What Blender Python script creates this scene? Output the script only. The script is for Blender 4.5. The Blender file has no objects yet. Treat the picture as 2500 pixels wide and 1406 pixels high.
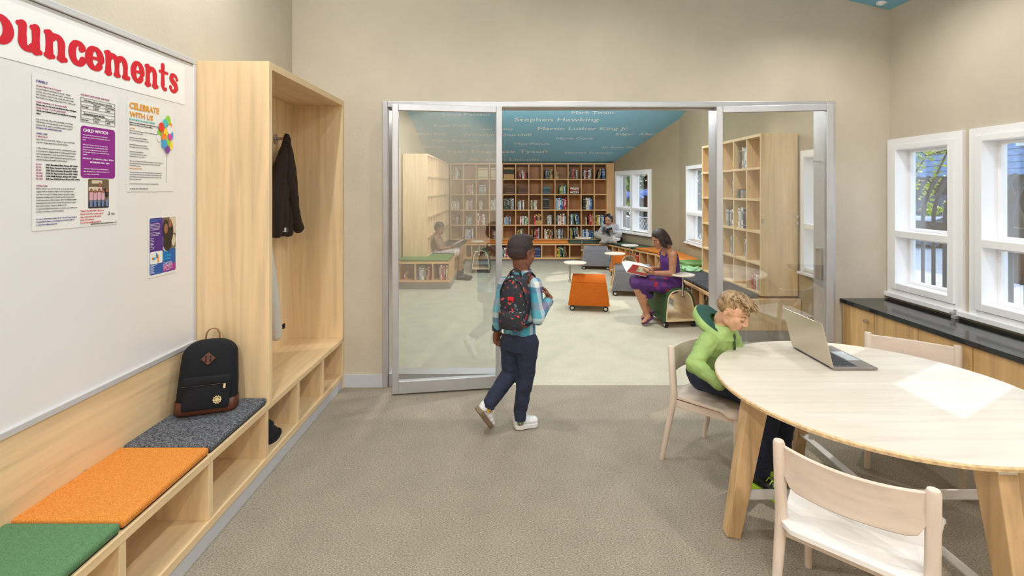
import bpy, bmesh, math, random
from mathutils import Vector as V, Matrix
R = random.Random(7)
sc = bpy.context.scene
COL = sc.collection
PI = math.pi
# measured from the photograph: level one-point perspective, eye 1.55 m up
F, VX, HY, H = 1180.0, 1245.0, 463.0, 1.55
def at(px, py, y):
    return V(((px - VX) * y / F, y, H - (py - HY) * y / F))

# ---------------------------------------------------------------- camera, light, exposure
cam = bpy.data.objects.new('camera', bpy.data.cameras.new('camera'))
COL.objects.link(cam)
cam.location = (0, 0, H); cam.rotation_euler = (PI / 2, 0, 0)
cam.data.sensor_width = 36; cam.data.lens = 36 * F / 2500
cam.data.shift_x = 5 / 2500; cam.data.shift_y = -240 / 2500
cam.data.clip_start = .05; cam.data.clip_end = 300
sc.camera = cam
sc.view_settings.view_transform = 'Standard'; sc.view_settings.look = 'None'
sc.view_settings.gamma = 1; sc.view_settings.use_curve_mapping = False
sc.view_settings.exposure = 0.0
sc.cycles.max_bounces = 9; sc.cycles.diffuse_bounces = 5; sc.cycles.glossy_bounces = 4
sc.cycles.transparent_max_bounces = 16; sc.cycles.sample_clamp_indirect = 4
w = bpy.data.worlds.new('world'); sc.world = w; w.use_nodes = True
nt = w.node_tree; bg = nt.nodes['Background']
sky = nt.nodes.new('ShaderNodeTexSky'); sky.sky_type = 'NISHITA'; sky.sun_disc = False
sky.sun_elevation = math.radians(38); sky.sun_rotation = math.radians(60)
nt.links.new(sky.outputs[0], bg.inputs[0]); bg.inputs[1].default_value = .7
def lamp(name, kind, loc, power, color=(1, .965, .925), **k):
    d = bpy.data.lights.new(name, kind); d.energy = power; d.color = color
    for a, b in k.items(): setattr(d, a, b)
    o = bpy.data.objects.new(name, d); COL.objects.link(o); o.location = loc
    return o
sun = lamp('sun', 'SUN', (20, 14, 18), 3.4, (1, .95, .86), angle=.01)
sun.rotation_euler = V((-1.5, -.9, -1.3)).to_track_quat('-Z', 'Y').to_euler()
DOWN = dict(spot_size=math.radians(150), spot_blend=.75, shadow_soft_size=.022)
for x, y, z, p in ((-1.17, .7, 3.46, 32), (-1.17, 2.2, 3.46, 62), (.6, .9, 3.46, 60), (.6, 2.5, 3.46, 66), (2.1, .9, 3.12, 42), (2.25, 2.9, 3.08, 44),
                   (-1.0, -1.0, 3.46, 90), (.6, -1.0, 3.46, 90), (2.0, -1.0, 3.12, 80)):
    lamp('ceiling_spot', 'SPOT', (x, y, z), p, **DOWN)
lamp('left_wall_fill', 'POINT', (-1.17, 2.25, 3.44), 34, shadow_soft_size=.03)  # added point light, lifts the top of the left wall
# added fill spots behind the camera, aimed at wardrobe, doorway and table
for p0, p1, p in (((.9, -1.6, 3.3), (-1.5, 1.6, .8), 62), ((-.6, -1.9, 3.3), (.4, 2.9, .2), 105), ((2.2, -1.6, 2.95), (1.5, 2.6, .4), 75)):
    o = lamp('rear_fill_spot', 'SPOT', p0, p, spot_size=math.radians(95), spot_blend=.8, shadow_soft_size=.04)
    o.rotation_euler = (V(p1) - V(p0)).to_track_quat('-Z', 'Y').to_euler()
for x, y, z, p in ((-.9, 4.8, 3.8, 70), (1.5, 4.45, 3.8, 165), (-.7, 6.4, 3.3, 62), (1.3, 6.4, 3.3, 62), (-.5, 8.2, 2.78, 42), (1.4, 8.2, 2.78, 42)):
    lamp('ceiling_spot', 'SPOT', (x, y, z), p, **DOWN)
for x in (-.9, .5):   # added spots, brighten the rear wall that the door glass reflects
    o = lamp('rear_wall_fill', 'SPOT', (x, -1.2, 3.4), 230, spot_size=math.radians(110), spot_blend=.8, shadow_soft_size=.05)
    o.rotation_euler = (V((x, -2.3, 1.5)) - o.location).to_track_quat('-Z', 'Y').to_euler()
for x, y in ((-.4, 6.9), (1.2, 6.9)): lamp('library_fill', 'POINT', (x, y, 2.78), 60, shadow_soft_size=.12)  # unseen point lights, added to brighten the sloping library ceiling

# ---------------------------------------------------------------- helpers
def lin(c):
    if isinstance(c, str): c = tuple(int(c[i:i + 2], 16) for i in (0, 2, 4))
    return tuple((v / 255 / 12.92) if v / 255 <= .04045 else ((v / 255 + .055) / 1.055) ** 2.4 for v in c[:3]) + (1,)
M = {}
def newmat(name):
    m = bpy.data.materials.new(name); m.use_nodes = True
    M[name] = m
    return m, m.node_tree, m.node_tree.nodes['Principled BSDF']
def node(nt, t, **k):
    n = nt.nodes.new(t)
    for a, b in k.items():
        if a.startswith('i_'):
            n.inputs[int(a[2:]) if a[2:].isdigit() else a[2:]].default_value = b
        else: setattr(n, a, b)
    return n
def coords(nt, scale=(1, 1, 1), loc=(0, 0, 0), rot=(0, 0, 0), kind='Object'):
    t = node(nt, 'ShaderNodeTexCoord'); m = node(nt, 'ShaderNodeMapping')
    m.inputs['Scale'].default_value = scale; m.inputs['Location'].default_value = loc; m.inputs['Rotation'].default_value = rot
    nt.links.new(t.outputs[kind], m.inputs[0]); return m.outputs[0]
def ramp(nt, src, stops, mode='LINEAR'):
    r = node(nt, 'ShaderNodeValToRGB'); e = r.color_ramp.elements; r.color_ramp.interpolation = mode
    while len(e) < len(stops): e.new(.5)
    for s, (p, c) in zip(e, stops): s.position = p; s.color = lin(c) if not isinstance(c, tuple) or max(c) > 1 else (*c[:3], 1)
    nt.links.new(src, r.inputs[0]); return r.outputs[0]
def bumpn(nt, b, src, strength, dist=.01):
    n = node(nt, 'ShaderNodeBump'); n.inputs['Strength'].default_value = strength; n.inputs['Distance'].default_value = dist
    nt.links.new(src, n.inputs['Height']); nt.links.new(n.outputs[0], b.inputs['Normal'])
def mixc(nt, a, b, fac=.5, mode='MIX'):
    n = node(nt, 'ShaderNodeMix', data_type='RGBA', blend_type=mode)
    for s, i in ((fac, 0), (a, 6), (b, 7)):
        if hasattr(s, 'links') or isinstance(s, bpy.types.NodeSocket): nt.links.new(s, n.inputs[i])
        else: n.inputs[i].default_value = s
    return n.outputs[2]
def shade(c, k): 
    c = tuple(int(c[i:i + 2], 16) for i in (0, 2, 4)) if isinstance(c, str) else c
    return tuple(max(0, min(255, v * k)) for v in c)
def mat(name, rgb, rough=.55, metal=0., var=0., scale=20., bump=0., bscale=None, stretch=(1, 1, 1), spec=None, sheen=0):
    m, nt, b = newmat(name)
    b.inputs['Base Color'].default_value = lin(rgb); b.inputs['Roughness'].default_value = rough; b.inputs['Metallic'].default_value = metal
    if spec is not None: b.inputs['Specular IOR Level'].default_value = spec
    if sheen: b.inputs['Sheen Weight'].default_value = sheen
    if var or bump:
        c = coords(nt, stretch)
        if var:
            n = node(nt, 'ShaderNodeTexNoise', i_Scale=scale, i_Detail=4.0); nt.links.new(c, n.inputs['Vector'])
            nt.links.new(ramp(nt, n.outputs[0], [(.3, shade(rgb, 1 - var)), (.7, shade(rgb, 1 + var))]), b.inputs['Base Color'])
        if bump:
            n2 = node(nt, 'ShaderNodeTexNoise', i_Scale=bscale or scale, i_Detail=3.0); nt.links.new(c, n2.inputs['Vector'])
            bumpn(nt, b, n2.outputs[0], bump)
    return m
def wood(name, rgb, axis, rough=.42, var=.07, knots=True):
    m, nt, b = newmat(name)
    st = [16, 16, 16]; st['xyz'.index(axis)] = .9
    n = node(nt, 'ShaderNodeTexNoise', i_Scale=1.6, i_Detail=7.0, i_Distortion=.6); nt.links.new(coords(nt, st), n.inputs['Vector'])
    st2 = [3, 3, 3]; st2['xyz'.index(axis)] = .35
    n2 = node(nt, 'ShaderNodeTexNoise', i_Scale=1.3, i_Detail=2.0, i_Distortion=1.2); nt.links.new(coords(nt, st2), n2.inputs['Vector'])
    c1 = ramp(nt, n.outputs[0], [(.28, shade(rgb, 1 - var * 1.2)), (.5, rgb), (.75, shade(rgb, 1 + var * .6))])
    c2 = ramp(nt, n2.outputs[0], [(.3, (1 - var * 1.3, 1 - var * 1.7, 1 - var * 2.2)), (.65, (1., 1., 1.))])
    c = mixc(nt, c1, c2, 1., 'MULTIPLY')
    if knots:
        vo = node(nt, 'ShaderNodeTexVoronoi', i_Scale=2.3); 
        s3 = [2.2, 2.2, 2.2]; s3['xyz'.index(axis)] = 1.1
        nt.links.new(coords(nt, s3, (.37, .21, .11)), vo.inputs['Vector'])
        k = ramp(nt, vo.outputs['Distance'], [(.012, (.42, .25, .13)), (.05, (1., 1., 1.))])
        c = mixc(nt, c, k, .8, 'MULTIPLY')
    nt.links.new(c, b.inputs['Base Color']); b.inputs['Roughness'].default_value = rough
    bumpn(nt, b, n.outputs[0], .04, .002)
    return m
WM = {}
def wm(o): return WM.get(o.name, Matrix.Identity(4)) if o else Matrix.Identity(4)
def tag(o, label=None, cat=None, group=None, kind=None):
    for k, v in (('label', label), ('category', cat), ('group', group), ('kind', kind)):
        if v: o[k] = v
    return o
def thing(name, label, cat, loc=(0, 0, 0), rot=(0, 0, 0), group=None, kind=None):
    o = bpy.data.objects.new(name, None); COL.objects.link(o); o.empty_display_size = .1
    o.location = loc; o.rotation_euler = rot if hasattr(rot, '__len__') else (0, 0, rot)
    WM[o.name] = Matrix.LocRotScale(V(loc), o.rotation_euler, None)
    return tag(o, label, cat, group, kind)
def place(o, parent, local):
    COL.objects.link(o)
    if parent:
        o.parent = parent
        if local: WM[o.name] = wm(parent)
        else: o.matrix_parent_inverse = wm(parent).inverted()
    return o
class MB:
    def __init__(s, xf=None): s.v = []; s.f = []; s.m = []; s.xf = xf
    def add(s, vs, fs, mi=0):
        b = len(s.v)
        s.v += [tuple(s.xf @ V(p)) if s.xf else tuple(p) for p in vs]
        s.f += [tuple(b + i for i in f) for f in fs]; s.m += [mi] * len(fs); return s
    def box(s, x0, y0, z0, x1, y1, z1, mi=0):
        x0, x1 = sorted((x0, x1)); y0, y1 = sorted((y0, y1)); z0, z1 = sorted((z0, z1))
        return s.add([(x0, y0, z0), (x1, y0, z0), (x1, y1, z0), (x0, y1, z0), (x0, y0, z1), (x1, y0, z1), (x1, y1, z1), (x0, y1, z1)],
                     [(0, 3, 2, 1), (4, 5, 6, 7), (0, 1, 5, 4), (1, 2, 6, 5), (2, 3, 7, 6), (3, 0, 4, 7)], mi)
    def prism(s, poly, vec, mi=0):
        n = len(poly); vec = V(vec); P = [V(p) for p in poly]
        nrm = V((0, 0, 0))
        for i in range(n): nrm += (P[i] - P[0]).cross(P[(i + 1) % n] - P[0])
        if nrm.dot(vec) < 0: P.reverse()
        vs = P + [p + vec for p in P]
        return s.add(vs, [tuple(range(n - 1, -1, -1)), tuple(range(n, 2 * n))] + [(i, (i + 1) % n, n + (i + 1) % n, n + i) for i in range(n)], mi)
    def bar(s, p0, p1, w0, h0, w1=None, h1=None, side=None, mi=0):
        p0, p1 = V(p0), V(p1); d = (p1 - p0).normalized()
        a = V(side) if side else (V((0, 0, 1)).cross(d) if abs(d.z) < .98 else V((1, 0, 0)))
        a = (a - d * a.dot(d)).normalized(); b = d.cross(a)
        w1 = w0 if w1 is None else w1; h1 = h0 if h1 is None else h1
        q = lambda p, w, h: [p + a * (sx * w / 2) + b * (sy * h / 2) for sx, sy in ((-1, -1), (1, -1), (1, 1), (-1, 1))]
        return s.add(q(p0, w0, h0) + q(p1, w1, h1), [(3, 2, 1, 0), (4, 5, 6, 7), (0, 1, 5, 4), (1, 2, 6, 5), (2, 3, 7, 6), (3, 0, 4, 7)], mi)
    def tube(s, pts, r, n=10, mi=0, caps=True):
        pts = [V(p) for p in pts]; rs = r if hasattr(r, '__len__') else [r] * len(pts)
        vs = []; prev = None
        for i, p in enumerate(pts):
            d = (pts[min(i + 1, len(pts) - 1)] - pts[max(i - 1, 0)]).normalized()
            if prev is None:
                a = V((0, 0, 1)).cross(d) if abs(d.z) < .9 else V((1, 0, 0)).cross(d)
            else: a = prev - d * prev.dot(d)
            a = a.normalized(); prev = a; b = d.cross(a)
            vs += [p + (a * math.cos(2 * PI * k / n) + b * math.sin(2 * PI * k / n)) * rs[i] for k in range(n)]
        fs = [(i * n + k, i * n + (k + 1) % n, (i + 1) * n + (k + 1) % n, (i + 1) * n + k) for i in range(len(pts) - 1) for k in range(n)]
        if caps: fs += [tuple(range(n - 1, -1, -1)), tuple((len(pts) - 1) * n + k for k in range(n))]
        return s.add(vs, fs, mi)
    def lathe(s, prof, c=(0, 0, 0), axis=(0, 0, 1), n=24, mi=0):
        ax = V(axis).normalized(); a = (V((1, 0, 0)) if abs(ax.x) < .9 else V((0, 1, 0))); a = (a - ax * a.dot(ax)).normalized(); b = ax.cross(a); c = V(c)
        vs = [c + ax * z + (a * math.cos(2 * PI * k / n) + b * math.sin(2 * PI * k / n)) * r for r, z in prof for k in range(n)]
        L = len(prof)
        fs = [(i * n + k, i * n + (k + 1) % n, (i + 1) * n + (k + 1) % n, (i + 1) * n + k) for i in range(L - 1) for k in range(n)]
        fs += [tuple(range(n - 1, -1, -1)), tuple((L - 1) * n + k for k in range(n))]
        return s.add(vs, fs, mi)
    def ball(s, c, r, n=12, m=8, mi=0):
        r = r if hasattr(r, '__len__') else (r, r, r)
        vs = [(c[0], c[1], c[2] - r[2])]
        for j in range(1, m):
            t = PI * j / m
            vs += [(c[0] + r[0] * math.sin(t) * math.cos(2 * PI * k / n), c[1] + r[1] * math.sin(t) * math.sin(2 * PI * k / n), c[2] - r[2] * math.cos(t)) for k in range(n)]
        vs.append((c[0], c[1], c[2] + r[2]))
        fs = [(0, 1 + (k + 1) % n, 1 + k) for k in range(n)]
        for j in range(m - 2): fs += [(1 + j * n + k, 1 + j * n + (k + 1) % n, 1 + (j + 1) * n + (k + 1) % n, 1 + (j + 1) * n + k) for k in range(n)]
        b = 1 + (m - 2) * n; fs += [(b + k, b + (k + 1) % n, b + n) for k in range(n)]
        return s.add(vs, fs, mi)
    def mesh(s, name, mats, smooth=None):
        me = bpy.data.meshes.new(name); me.from_pydata(s.v, [], s.f)
        for m in (mats if isinstance(mats, (list, tuple)) else [mats]): me.materials.append(M[m] if isinstance(m, str) else m)
        if any(s.m): me.polygons.foreach_set('material_index', s.m)
        if smooth is not None:
            me.polygons.foreach_set('use_smooth', [True] * len(me.polygons)); me.set_sharp_from_angle(angle=math.radians(smooth))
        me.update(); return me
    def build(s, name, mats, parent=None, local=False, bevel=0, smooth=None, seg=2, sub=0):
        o = bpy.data.objects.new(name, s.mesh(name, mats, smooth)); place(o, parent, local)
        if bevel:
            md = o.modifiers.new('bevel', 'BEVEL'); md.width = bevel; md.segments = seg; md.limit_method = 'ANGLE'; md.angle_limit = .6
        if sub:
            md = o.modifiers.new('sub', 'SUBSURF'); md.levels = md.render_levels = sub
        return o
def struct(mb, name, mats, parent=None, **k):
    o = mb.build(name, mats, parent, **k)
    if not parent: o['kind'] = 'structure'
    return o
def boxpart(name, mats, parent, dims, local=False, bevel=.0015, mi=0): return MB().box(*dims).build(name, mats, parent, local, bevel)
def copy_tree(o, parent=None):
    c = o.copy(); COL.objects.link(c)
    if parent: c.parent = parent
    for ch in list(o.children): copy_tree(ch, c)
    return c
def frame(o, right, up):
    r = V(right).normalized(); u = V(up); u = (u - r * u.dot(r)).normalized(); n = r.cross(u); m = Matrix((r, u, n)).transposed().to_4x4(); m.translation = V(o); return m
def text(name, s, size, m, parent, fr, bold=0., align='LEFT', fit=None, spacing=1., res=2, ext=0.0004, sy=1.):
    """one mesh of flat lettering in the frame fr (columns right, up, normal)"""
    cu = bpy.data.curves.new(name, 'FONT'); cu.body = s; cu.size = size; cu.align_x = align; cu.offset = 0. if 'M' in s else bold; cu.space_line = spacing; cu.resolution_u = res; cu.extrude = ext
    t = bpy.data.objects.new(name, cu); COL.objects.link(t)
    me = bpy.data.meshes.new_from_object(t.evaluated_get(bpy.context.evaluated_depsgraph_get()))
    bpy.data.objects.remove(t); bpy.data.curves.remove(cu)
    if fit:
        xs = [v.co.x for v in me.vertices]; k = fit / (max(xs) - min(xs)); x0 = min(xs) if align == 'LEFT' else 0
        for v in me.vertices: v.co.x = (v.co.x - x0) * k; v.co.y *= k * sy
    me.transform(fr); me.materials.clear(); me.materials.append(M[m])
    o = bpy.data.objects.new(name, me); return place(o, parent, False)
TEX = bpy.data.textures.new('wrinkle', 'CLOUDS'); TEX.noise_scale = .06
class Blob:
    """closed shells that are fused into ONE continuous smooth surface"""
    def __init__(s): s.mb = MB()
    def ell(s, c, r, X=None, Y=None, n=18, m=12):
        c = V(c); r = r if hasattr(r, '__len__') else (r, r, r)
        X = V(X).normalized() if X else V((1, 0, 0)); Y = V(Y) if Y else (V((0, 1, 0)) if abs(X.y) < .9 else V((0, 0, 1))); Y = (Y - X * Y.dot(X)).normalized(); Z = X.cross(Y)
        t = MB().ball((0, 0, 0), 1, n, m); s.mb.add([c + X * (p[0] * r[0]) + Y * (p[1] * r[1]) + Z * (p[2] * r[2]) for p in t.v], t.f); return s
    def cap(s, p0, p1, r0, r1=None, n=14):
        p0, p1 = V(p0), V(p1); r1 = r0 if r1 is None else r1; d = (p1 - p0); d = d.normalized() if d.length > 1e-6 else V((0, 0, 1))
        pts = []; rs = []
        for k in range(6): t = PI / 2 * (1 - k / 5); pts.append(p0 - d * (r0 * math.sin(t))); rs.append(max(r0 * math.cos(t), r0 * .02))
        for k in range(6): t = PI / 2 * k / 5; pts.append(p1 + d * (r1 * math.sin(t))); rs.append(max(r1 * math.cos(t), r1 * .02))
        s.mb.tube(pts, rs, n); return s
    def chain(s, pts, rs):
        for i in range(len(pts) - 1): s.cap(pts[i], pts[i + 1], rs[i], rs[i + 1])
        return s
    def loft(s, rings, n=22):
        vs = []
        for c, a, b in rings: c, a, b = V(c), V(a), V(b); vs += [c + a * math.cos(2 * PI * k / n) + b * math.sin(2 * PI * k / n) for k in range(n)]
        L = len(rings); fs = [(i * n + k, i * n + (k + 1) % n, (i + 1) * n + (k + 1) % n, (i + 1) * n + k) for i in range(L - 1) for k in range(n)]
        fs += [tuple(range(n - 1, -1, -1)), tuple((L - 1) * n + k for k in range(n))]
        d = V(rings[-1][0]) - V(rings[0][0])
        if V(rings[0][1]).cross(V(rings[0][2])).dot(d) < 0: fs = [tuple(reversed(f)) for f in fs]
        s.mb.add(vs, fs); return s
    def build(s, name, m, parent=None, voxel=.006, smooth=4, wrinkle=0., local=False):
        me = s.mb.mesh(name, m); t = bpy.data.objects.new(name, me); COL.objects.link(t)
        md = t.modifiers.new('r', 'REMESH'); md.mode = 'VOXEL'; md.voxel_size = voxel; md.use_smooth_shade = True
        md = t.modifiers.new('s', 'SMOOTH'); md.factor = .5; md.iterations = smooth
        if wrinkle: md = t.modifiers.new('d', 'DISPLACE'); md.texture = TEX; md.strength = wrinkle; md.mid_level = .5; md.texture_coords = 'LOCAL'
        m2 = bpy.data.meshes.new_from_object(t.evaluated_get(bpy.context.evaluated_depsgraph_get()))
        bpy.data.objects.remove(t); bpy.data.meshes.remove(me)
        m2.polygons.foreach_set('use_smooth', [True] * len(m2.polygons)); m2.name = name
        if not m2.materials: m2.materials.append(M[m])
        return place(bpy.data.objects.new(name, m2), parent, local)

# ---------------------------------------------------------------- materials
MAPLE = 'e9cda2'
for ax in 'xyz': wood('maple_' + ax, MAPLE, ax)
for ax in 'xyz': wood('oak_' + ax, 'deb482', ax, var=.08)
wood('oak_back', 'ad7b4e', 'z', var=.12, knots=False)  # darker oak for back panels: shade inside the shelves put into the colour
for ax in 'xyz': wood('birch_' + ax, 'dccabb', ax, rough=.5, var=.05, knots=False)
wood('table_wood', 'ded5c8', 'x', rough=.33, var=.05, knots=False)
wood('leg_wood', 'dab88c', 'z', rough=.45, var=.12)
wood('cabinet_wood', 'd5ae78', 'z', var=.1)
wood('ply', 'e0c8a0', 'x', var=.05, knots=False)
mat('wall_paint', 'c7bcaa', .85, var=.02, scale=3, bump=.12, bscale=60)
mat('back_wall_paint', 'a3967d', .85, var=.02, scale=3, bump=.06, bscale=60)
mat('ceiling_blue', '86c0de', .7)
mat('white_paint', 'f3f3f5', .45)
mat('white_board', 'e6e4e5', .28, spec=.5)
mat('board_frame', 'd4d4d8', .35, .3)
mat('paper', 'e9e8e6', .6)
mat('banner_paper', 'f2f1f0', .5)
mat('red_ink', 'd0102a', .5); mat('black_ink', '2e2d30', .6); mat('grey_ink', '77757a', .6); mat('magenta_ink', 'a8307c', .6); mat('violet_ink', '5d4596', .6)
mat('orange_ink', 'e09a2f', .6); mat('teal_ink', '4fb9b4', .6); mat('purple_box', '8c1a8a', .45); mat('white_ink', 'f0ecf2', .6); mat('indigo_box', '4a1a84', .45)
mat('blue_box', '0a55a6', .45); mat('pink_box', 'a0208a', .45); mat('cyan_ink', '1fa3dc', .6); mat('redtext_ink', 'd0464c', .6)
for n_, c_ in dict(bal_green='8fcf3c', bal_teal='45c0c4', bal_red='e23b30', bal_yellow='f5d437', bal_orange='ef8a2c', bal_blue='3f9fd6', bal_white='e8e6ea', bal_pink='e23a9c', bal_purple='7a3fa0').items(): mat(n_, c_, .5)
mat('photo_brown', '6d5a44', .5); mat('photo_dark', '231c1c', .5); mat('photo_light', 'cfc6ae', .5); mat('photo_skin', '9a6248', .5); mat('photo_pink', 'd9a5b4', .5); mat('photo_jeans', '6a7fa5', .5)
mat('alu', 'c4c3c6', .38, .55, var=.03, scale=4)
mat('steel', 'b5aba4', .35, .8, var=.04, scale=3, stretch=(1, 1, .1))
mat('chrome', 'd5d5d8', .12, 1.); mat('dark_metal', '3a3c42', .45, .6); mat('black_plastic', '17181a', .4)
mat('plinth', 'a8a6a6', .6); mat('baseboard_paint', 'c5c6ca', .5)
def carpet(name, a, b, s, bump=.5):
    m, nt, bs = newmat(name)
    n = node(nt, 'ShaderNodeTexNoise', i_Scale=s, i_Detail=3.0, i_Roughness=.75); nt.links.new(coords(nt, (.7, 1.5, 1)), n.inputs['Vector'])
    n2 = node(nt, 'ShaderNodeTexNoise', i_Scale=5., i_Detail=2.0); nt.links.new(coords(nt), n2.inputs['Vector'])
    c = ramp(nt, n.outputs[0], [(.33, a), (.67, b)]); c = mixc(nt, c, ramp(nt, n2.outputs[0], [(.3, (.9, .9, .9)), (.7, (1., 1., 1.))]), 1., 'MULTIPLY')
    nt.links.new(c, bs.inputs['Base Color']); bs.inputs['Roughness'].default_value = .95; bs.inputs['Specular IOR Level'].default_value = .15
    bumpn(nt, bs, n.outputs[0], bump, .006)
carpet('carpet_brown', '685f52', 'beb2a0', 170, .35); carpet('carpet_cream', 'b3ac98', 'd2ccba', 120, .3)
def fabric(name, a, b, s=260, bump=.35, st=(1, 1, 1)):
    m, nt, bs = newmat(name)
    n = node(nt, 'ShaderNodeTexNoise', i_Scale=s, i_Detail=2.0, i_Roughness=.7); nt.links.new(coords(nt, st), n.inputs['Vector'])
    nt.links.new(ramp(nt, n.outputs[0], [(.36, a), (.64, b)]), bs.inputs['Base Color']); bs.inputs['Roughness'].default_value = .9; bs.inputs['Specular IOR Level'].default_value = .2
    bumpn(nt, bs, n.outputs[0], bump, .003)
fabric('felt_orange', 'c07228', 'e2954a'); fabric('felt_green', '4a6f4e', '64885f'); fabric('felt_grey', '24262b', '7c7d83', 150, .6)
fabric('stool_grey', '626268', '8e8e93', 260); fabric('stool_orange', 'b4560f', 'd8752a'); mat('leather_green', '2f4f30', .45); mat('vinyl_green', '37503f', .5); mat('vinyl_charcoal', '46464b', .8, var=.1, scale=120); mat('vinyl_orange', 'd87f2a', .6); mat('vinyl_leaf', '58823f', .6)
mat('granite', '121519', .12, var=.5, scale=30)
mat('bag_black', '1a1b1f', .85, bump=.35, bscale=18, spec=.25); mat('bag_leather', '552c1a', .42, var=.12, scale=14); mat('strap_tan', '8a5f3a', .6); mat('badge_metal', 'd8c89a', .35, .5)
mat('coat_brown', '2b1d14', .85, bump=.1, bscale=40); mat('garment_grey', 'cfcac2', .9, bump=.2, bscale=80); mat('knit_black', '111215', .9)
m, nt, b = newmat('glass')
nt.nodes.remove(b); out = nt.nodes['Material Output']
tr = node(nt, 'ShaderNodeBsdfTransparent'); tr.inputs[0].default_value = (.97, .98, .975, 1); gl = node(nt, 'ShaderNodeBsdfGlossy'); gl.inputs['Roughness'].default_value = 0.0
lw = node(nt, 'ShaderNodeLayerWeight'); pw = node(nt, 'ShaderNodeMath', operation='POWER', i_1=5.0); nt.links.new(lw.outputs['Facing'], pw.inputs[0])
fr_ = node(nt, 'ShaderNodeMath', operation='MULTIPLY_ADD', i_1=.80, i_2=.20); nt.links.new(pw.outputs[0], fr_.inputs[0])   # Schlick, alike from both sides
mx = node(nt, 'ShaderNodeMixShader'); nt.links.new(fr_.outputs[0], mx.inputs[0]); nt.links.new(tr.outputs[0], mx.inputs[1]); nt.links.new(gl.outputs[0], mx.inputs[2]); nt.links.new(mx.outputs[0], out.inputs[0])
# ---------------------------------------------------------------- the setting
XL, XR, YF, YB = -1.71, 2.98, 3.795, 3.945
struct(MB().box(-1.95, -2.3, -.1, 3.4, 3.832, 0), 'floor', 'carpet_brown')
struct(MB().box(-1.95, 3.832, -.1, 3.4, 11.1, 0), 'floor_library', 'carpet_cream')
struct(MB().box(XL - .15, -2.3, 0, XL, YF, 4.3), 'wall_left', 'wall_paint')
struct(MB().box(-1.95, -2.45, 0, 3.4, -2.3, 4.3), 'wall_rear', 'wall_paint')
o = MB().box(-1.9, YF, 0, -.997, YB, 4.4).box(2.544, YF, 0, XR + .118, YB, 4.4).box(-.997, YF, 2.241, 2.544, YB, 4.4)
struct(o, 'wall_front', 'wall_paint')
zc = lambda x: 2.96 + .234 * (2.98 - x)
struct(MB().prism([(3.3, -2.4, zc(3.3)), (.6, -2.4, zc(.6)), (-1.9, -2.4, zc(.6)), (-1.9, -2.4, zc(.6) + .1), (.6, -2.4, zc(.6) + .1), (3.3, -2.4, zc(3.3) + .1)], (0, 6.25, 0)), 'ceiling', 'ceiling_blue')
def zb(y): return 2.173 + .31 * (10.5 - y)
ceil = struct(MB().prism([(-1.9, 3.9, zb(3.9)), (-1.9, 11, zb(11)), (-1.9, 11, zb(11) + .1), (-1.9, 3.9, zb(3.9) + .1)], (5.2, 0, 0)), 'ceiling_library', 'ceiling_blue')
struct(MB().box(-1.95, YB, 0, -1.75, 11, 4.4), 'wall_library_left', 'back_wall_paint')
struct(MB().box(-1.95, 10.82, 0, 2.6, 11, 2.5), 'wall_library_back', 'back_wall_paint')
# names on the sloping library ceiling
mat('ceiling_ink', 'f4f8f8', .6)
SL = V((0, -1, .31)).normalized()
def on_ceil(px, py):
    k = (HY - py) / F; y = (2.173 + .31 * 10.5 - H) / (k + .31); return at(px, py, y)
for s_, a_, b_, y_ in (('Louis Pasteur', 1081.7, 1199.6, 282), ('Rosa Parks', 1061, 1149, 308.6), ('Leo Tolstoy', 1181.5, 1253, 316.4), ('Allan Poe', 1016, 1089.5, 329),
        ('Winston Churchill', 1128.5, 1297, 331.4), ('Maya Angelou', 1056.7, 1168.4, 345), ('Hiram Revels', 1130, 1228, 357), ('ewton', 1035, 1085, 360.4),
        ('Stephen Hawking', 1256.4, 1460.8, 295.5), ('Mark Twain', 1395, 1496.7, 277.6), ('Amelia Earhart', 1528, 1660, 269.5), ('Martin Luther King Jr.', 1312.6, 1535.7, 316.8),
        ('Marie Curie', 1357.8, 1447.4, 339.8), ('Edgar  Allan', 1503, 1598, 329.5), ('Max Planck', 1256.4, 1342.8, 353), ('Sir Isaac Ne', 1468.6, 1549, 361),
        ('Neil Degrasse Tyson', 1095.7, 1336, 372.6), ('Harriet Tubman', 1379.7, 1492.9, 374.8), ('Abraham Lincoln', 1144, 1314, 392)):
    p0, p1 = on_ceil(a_, y_), on_ceil(b_, y_)
    text('lettering', s_, .2, 'ceiling_ink', ceil, frame(p0 + V((0, 0, -.004)), (1, 0, 0), SL), bold=0, fit=p1.x - p0.x)

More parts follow.
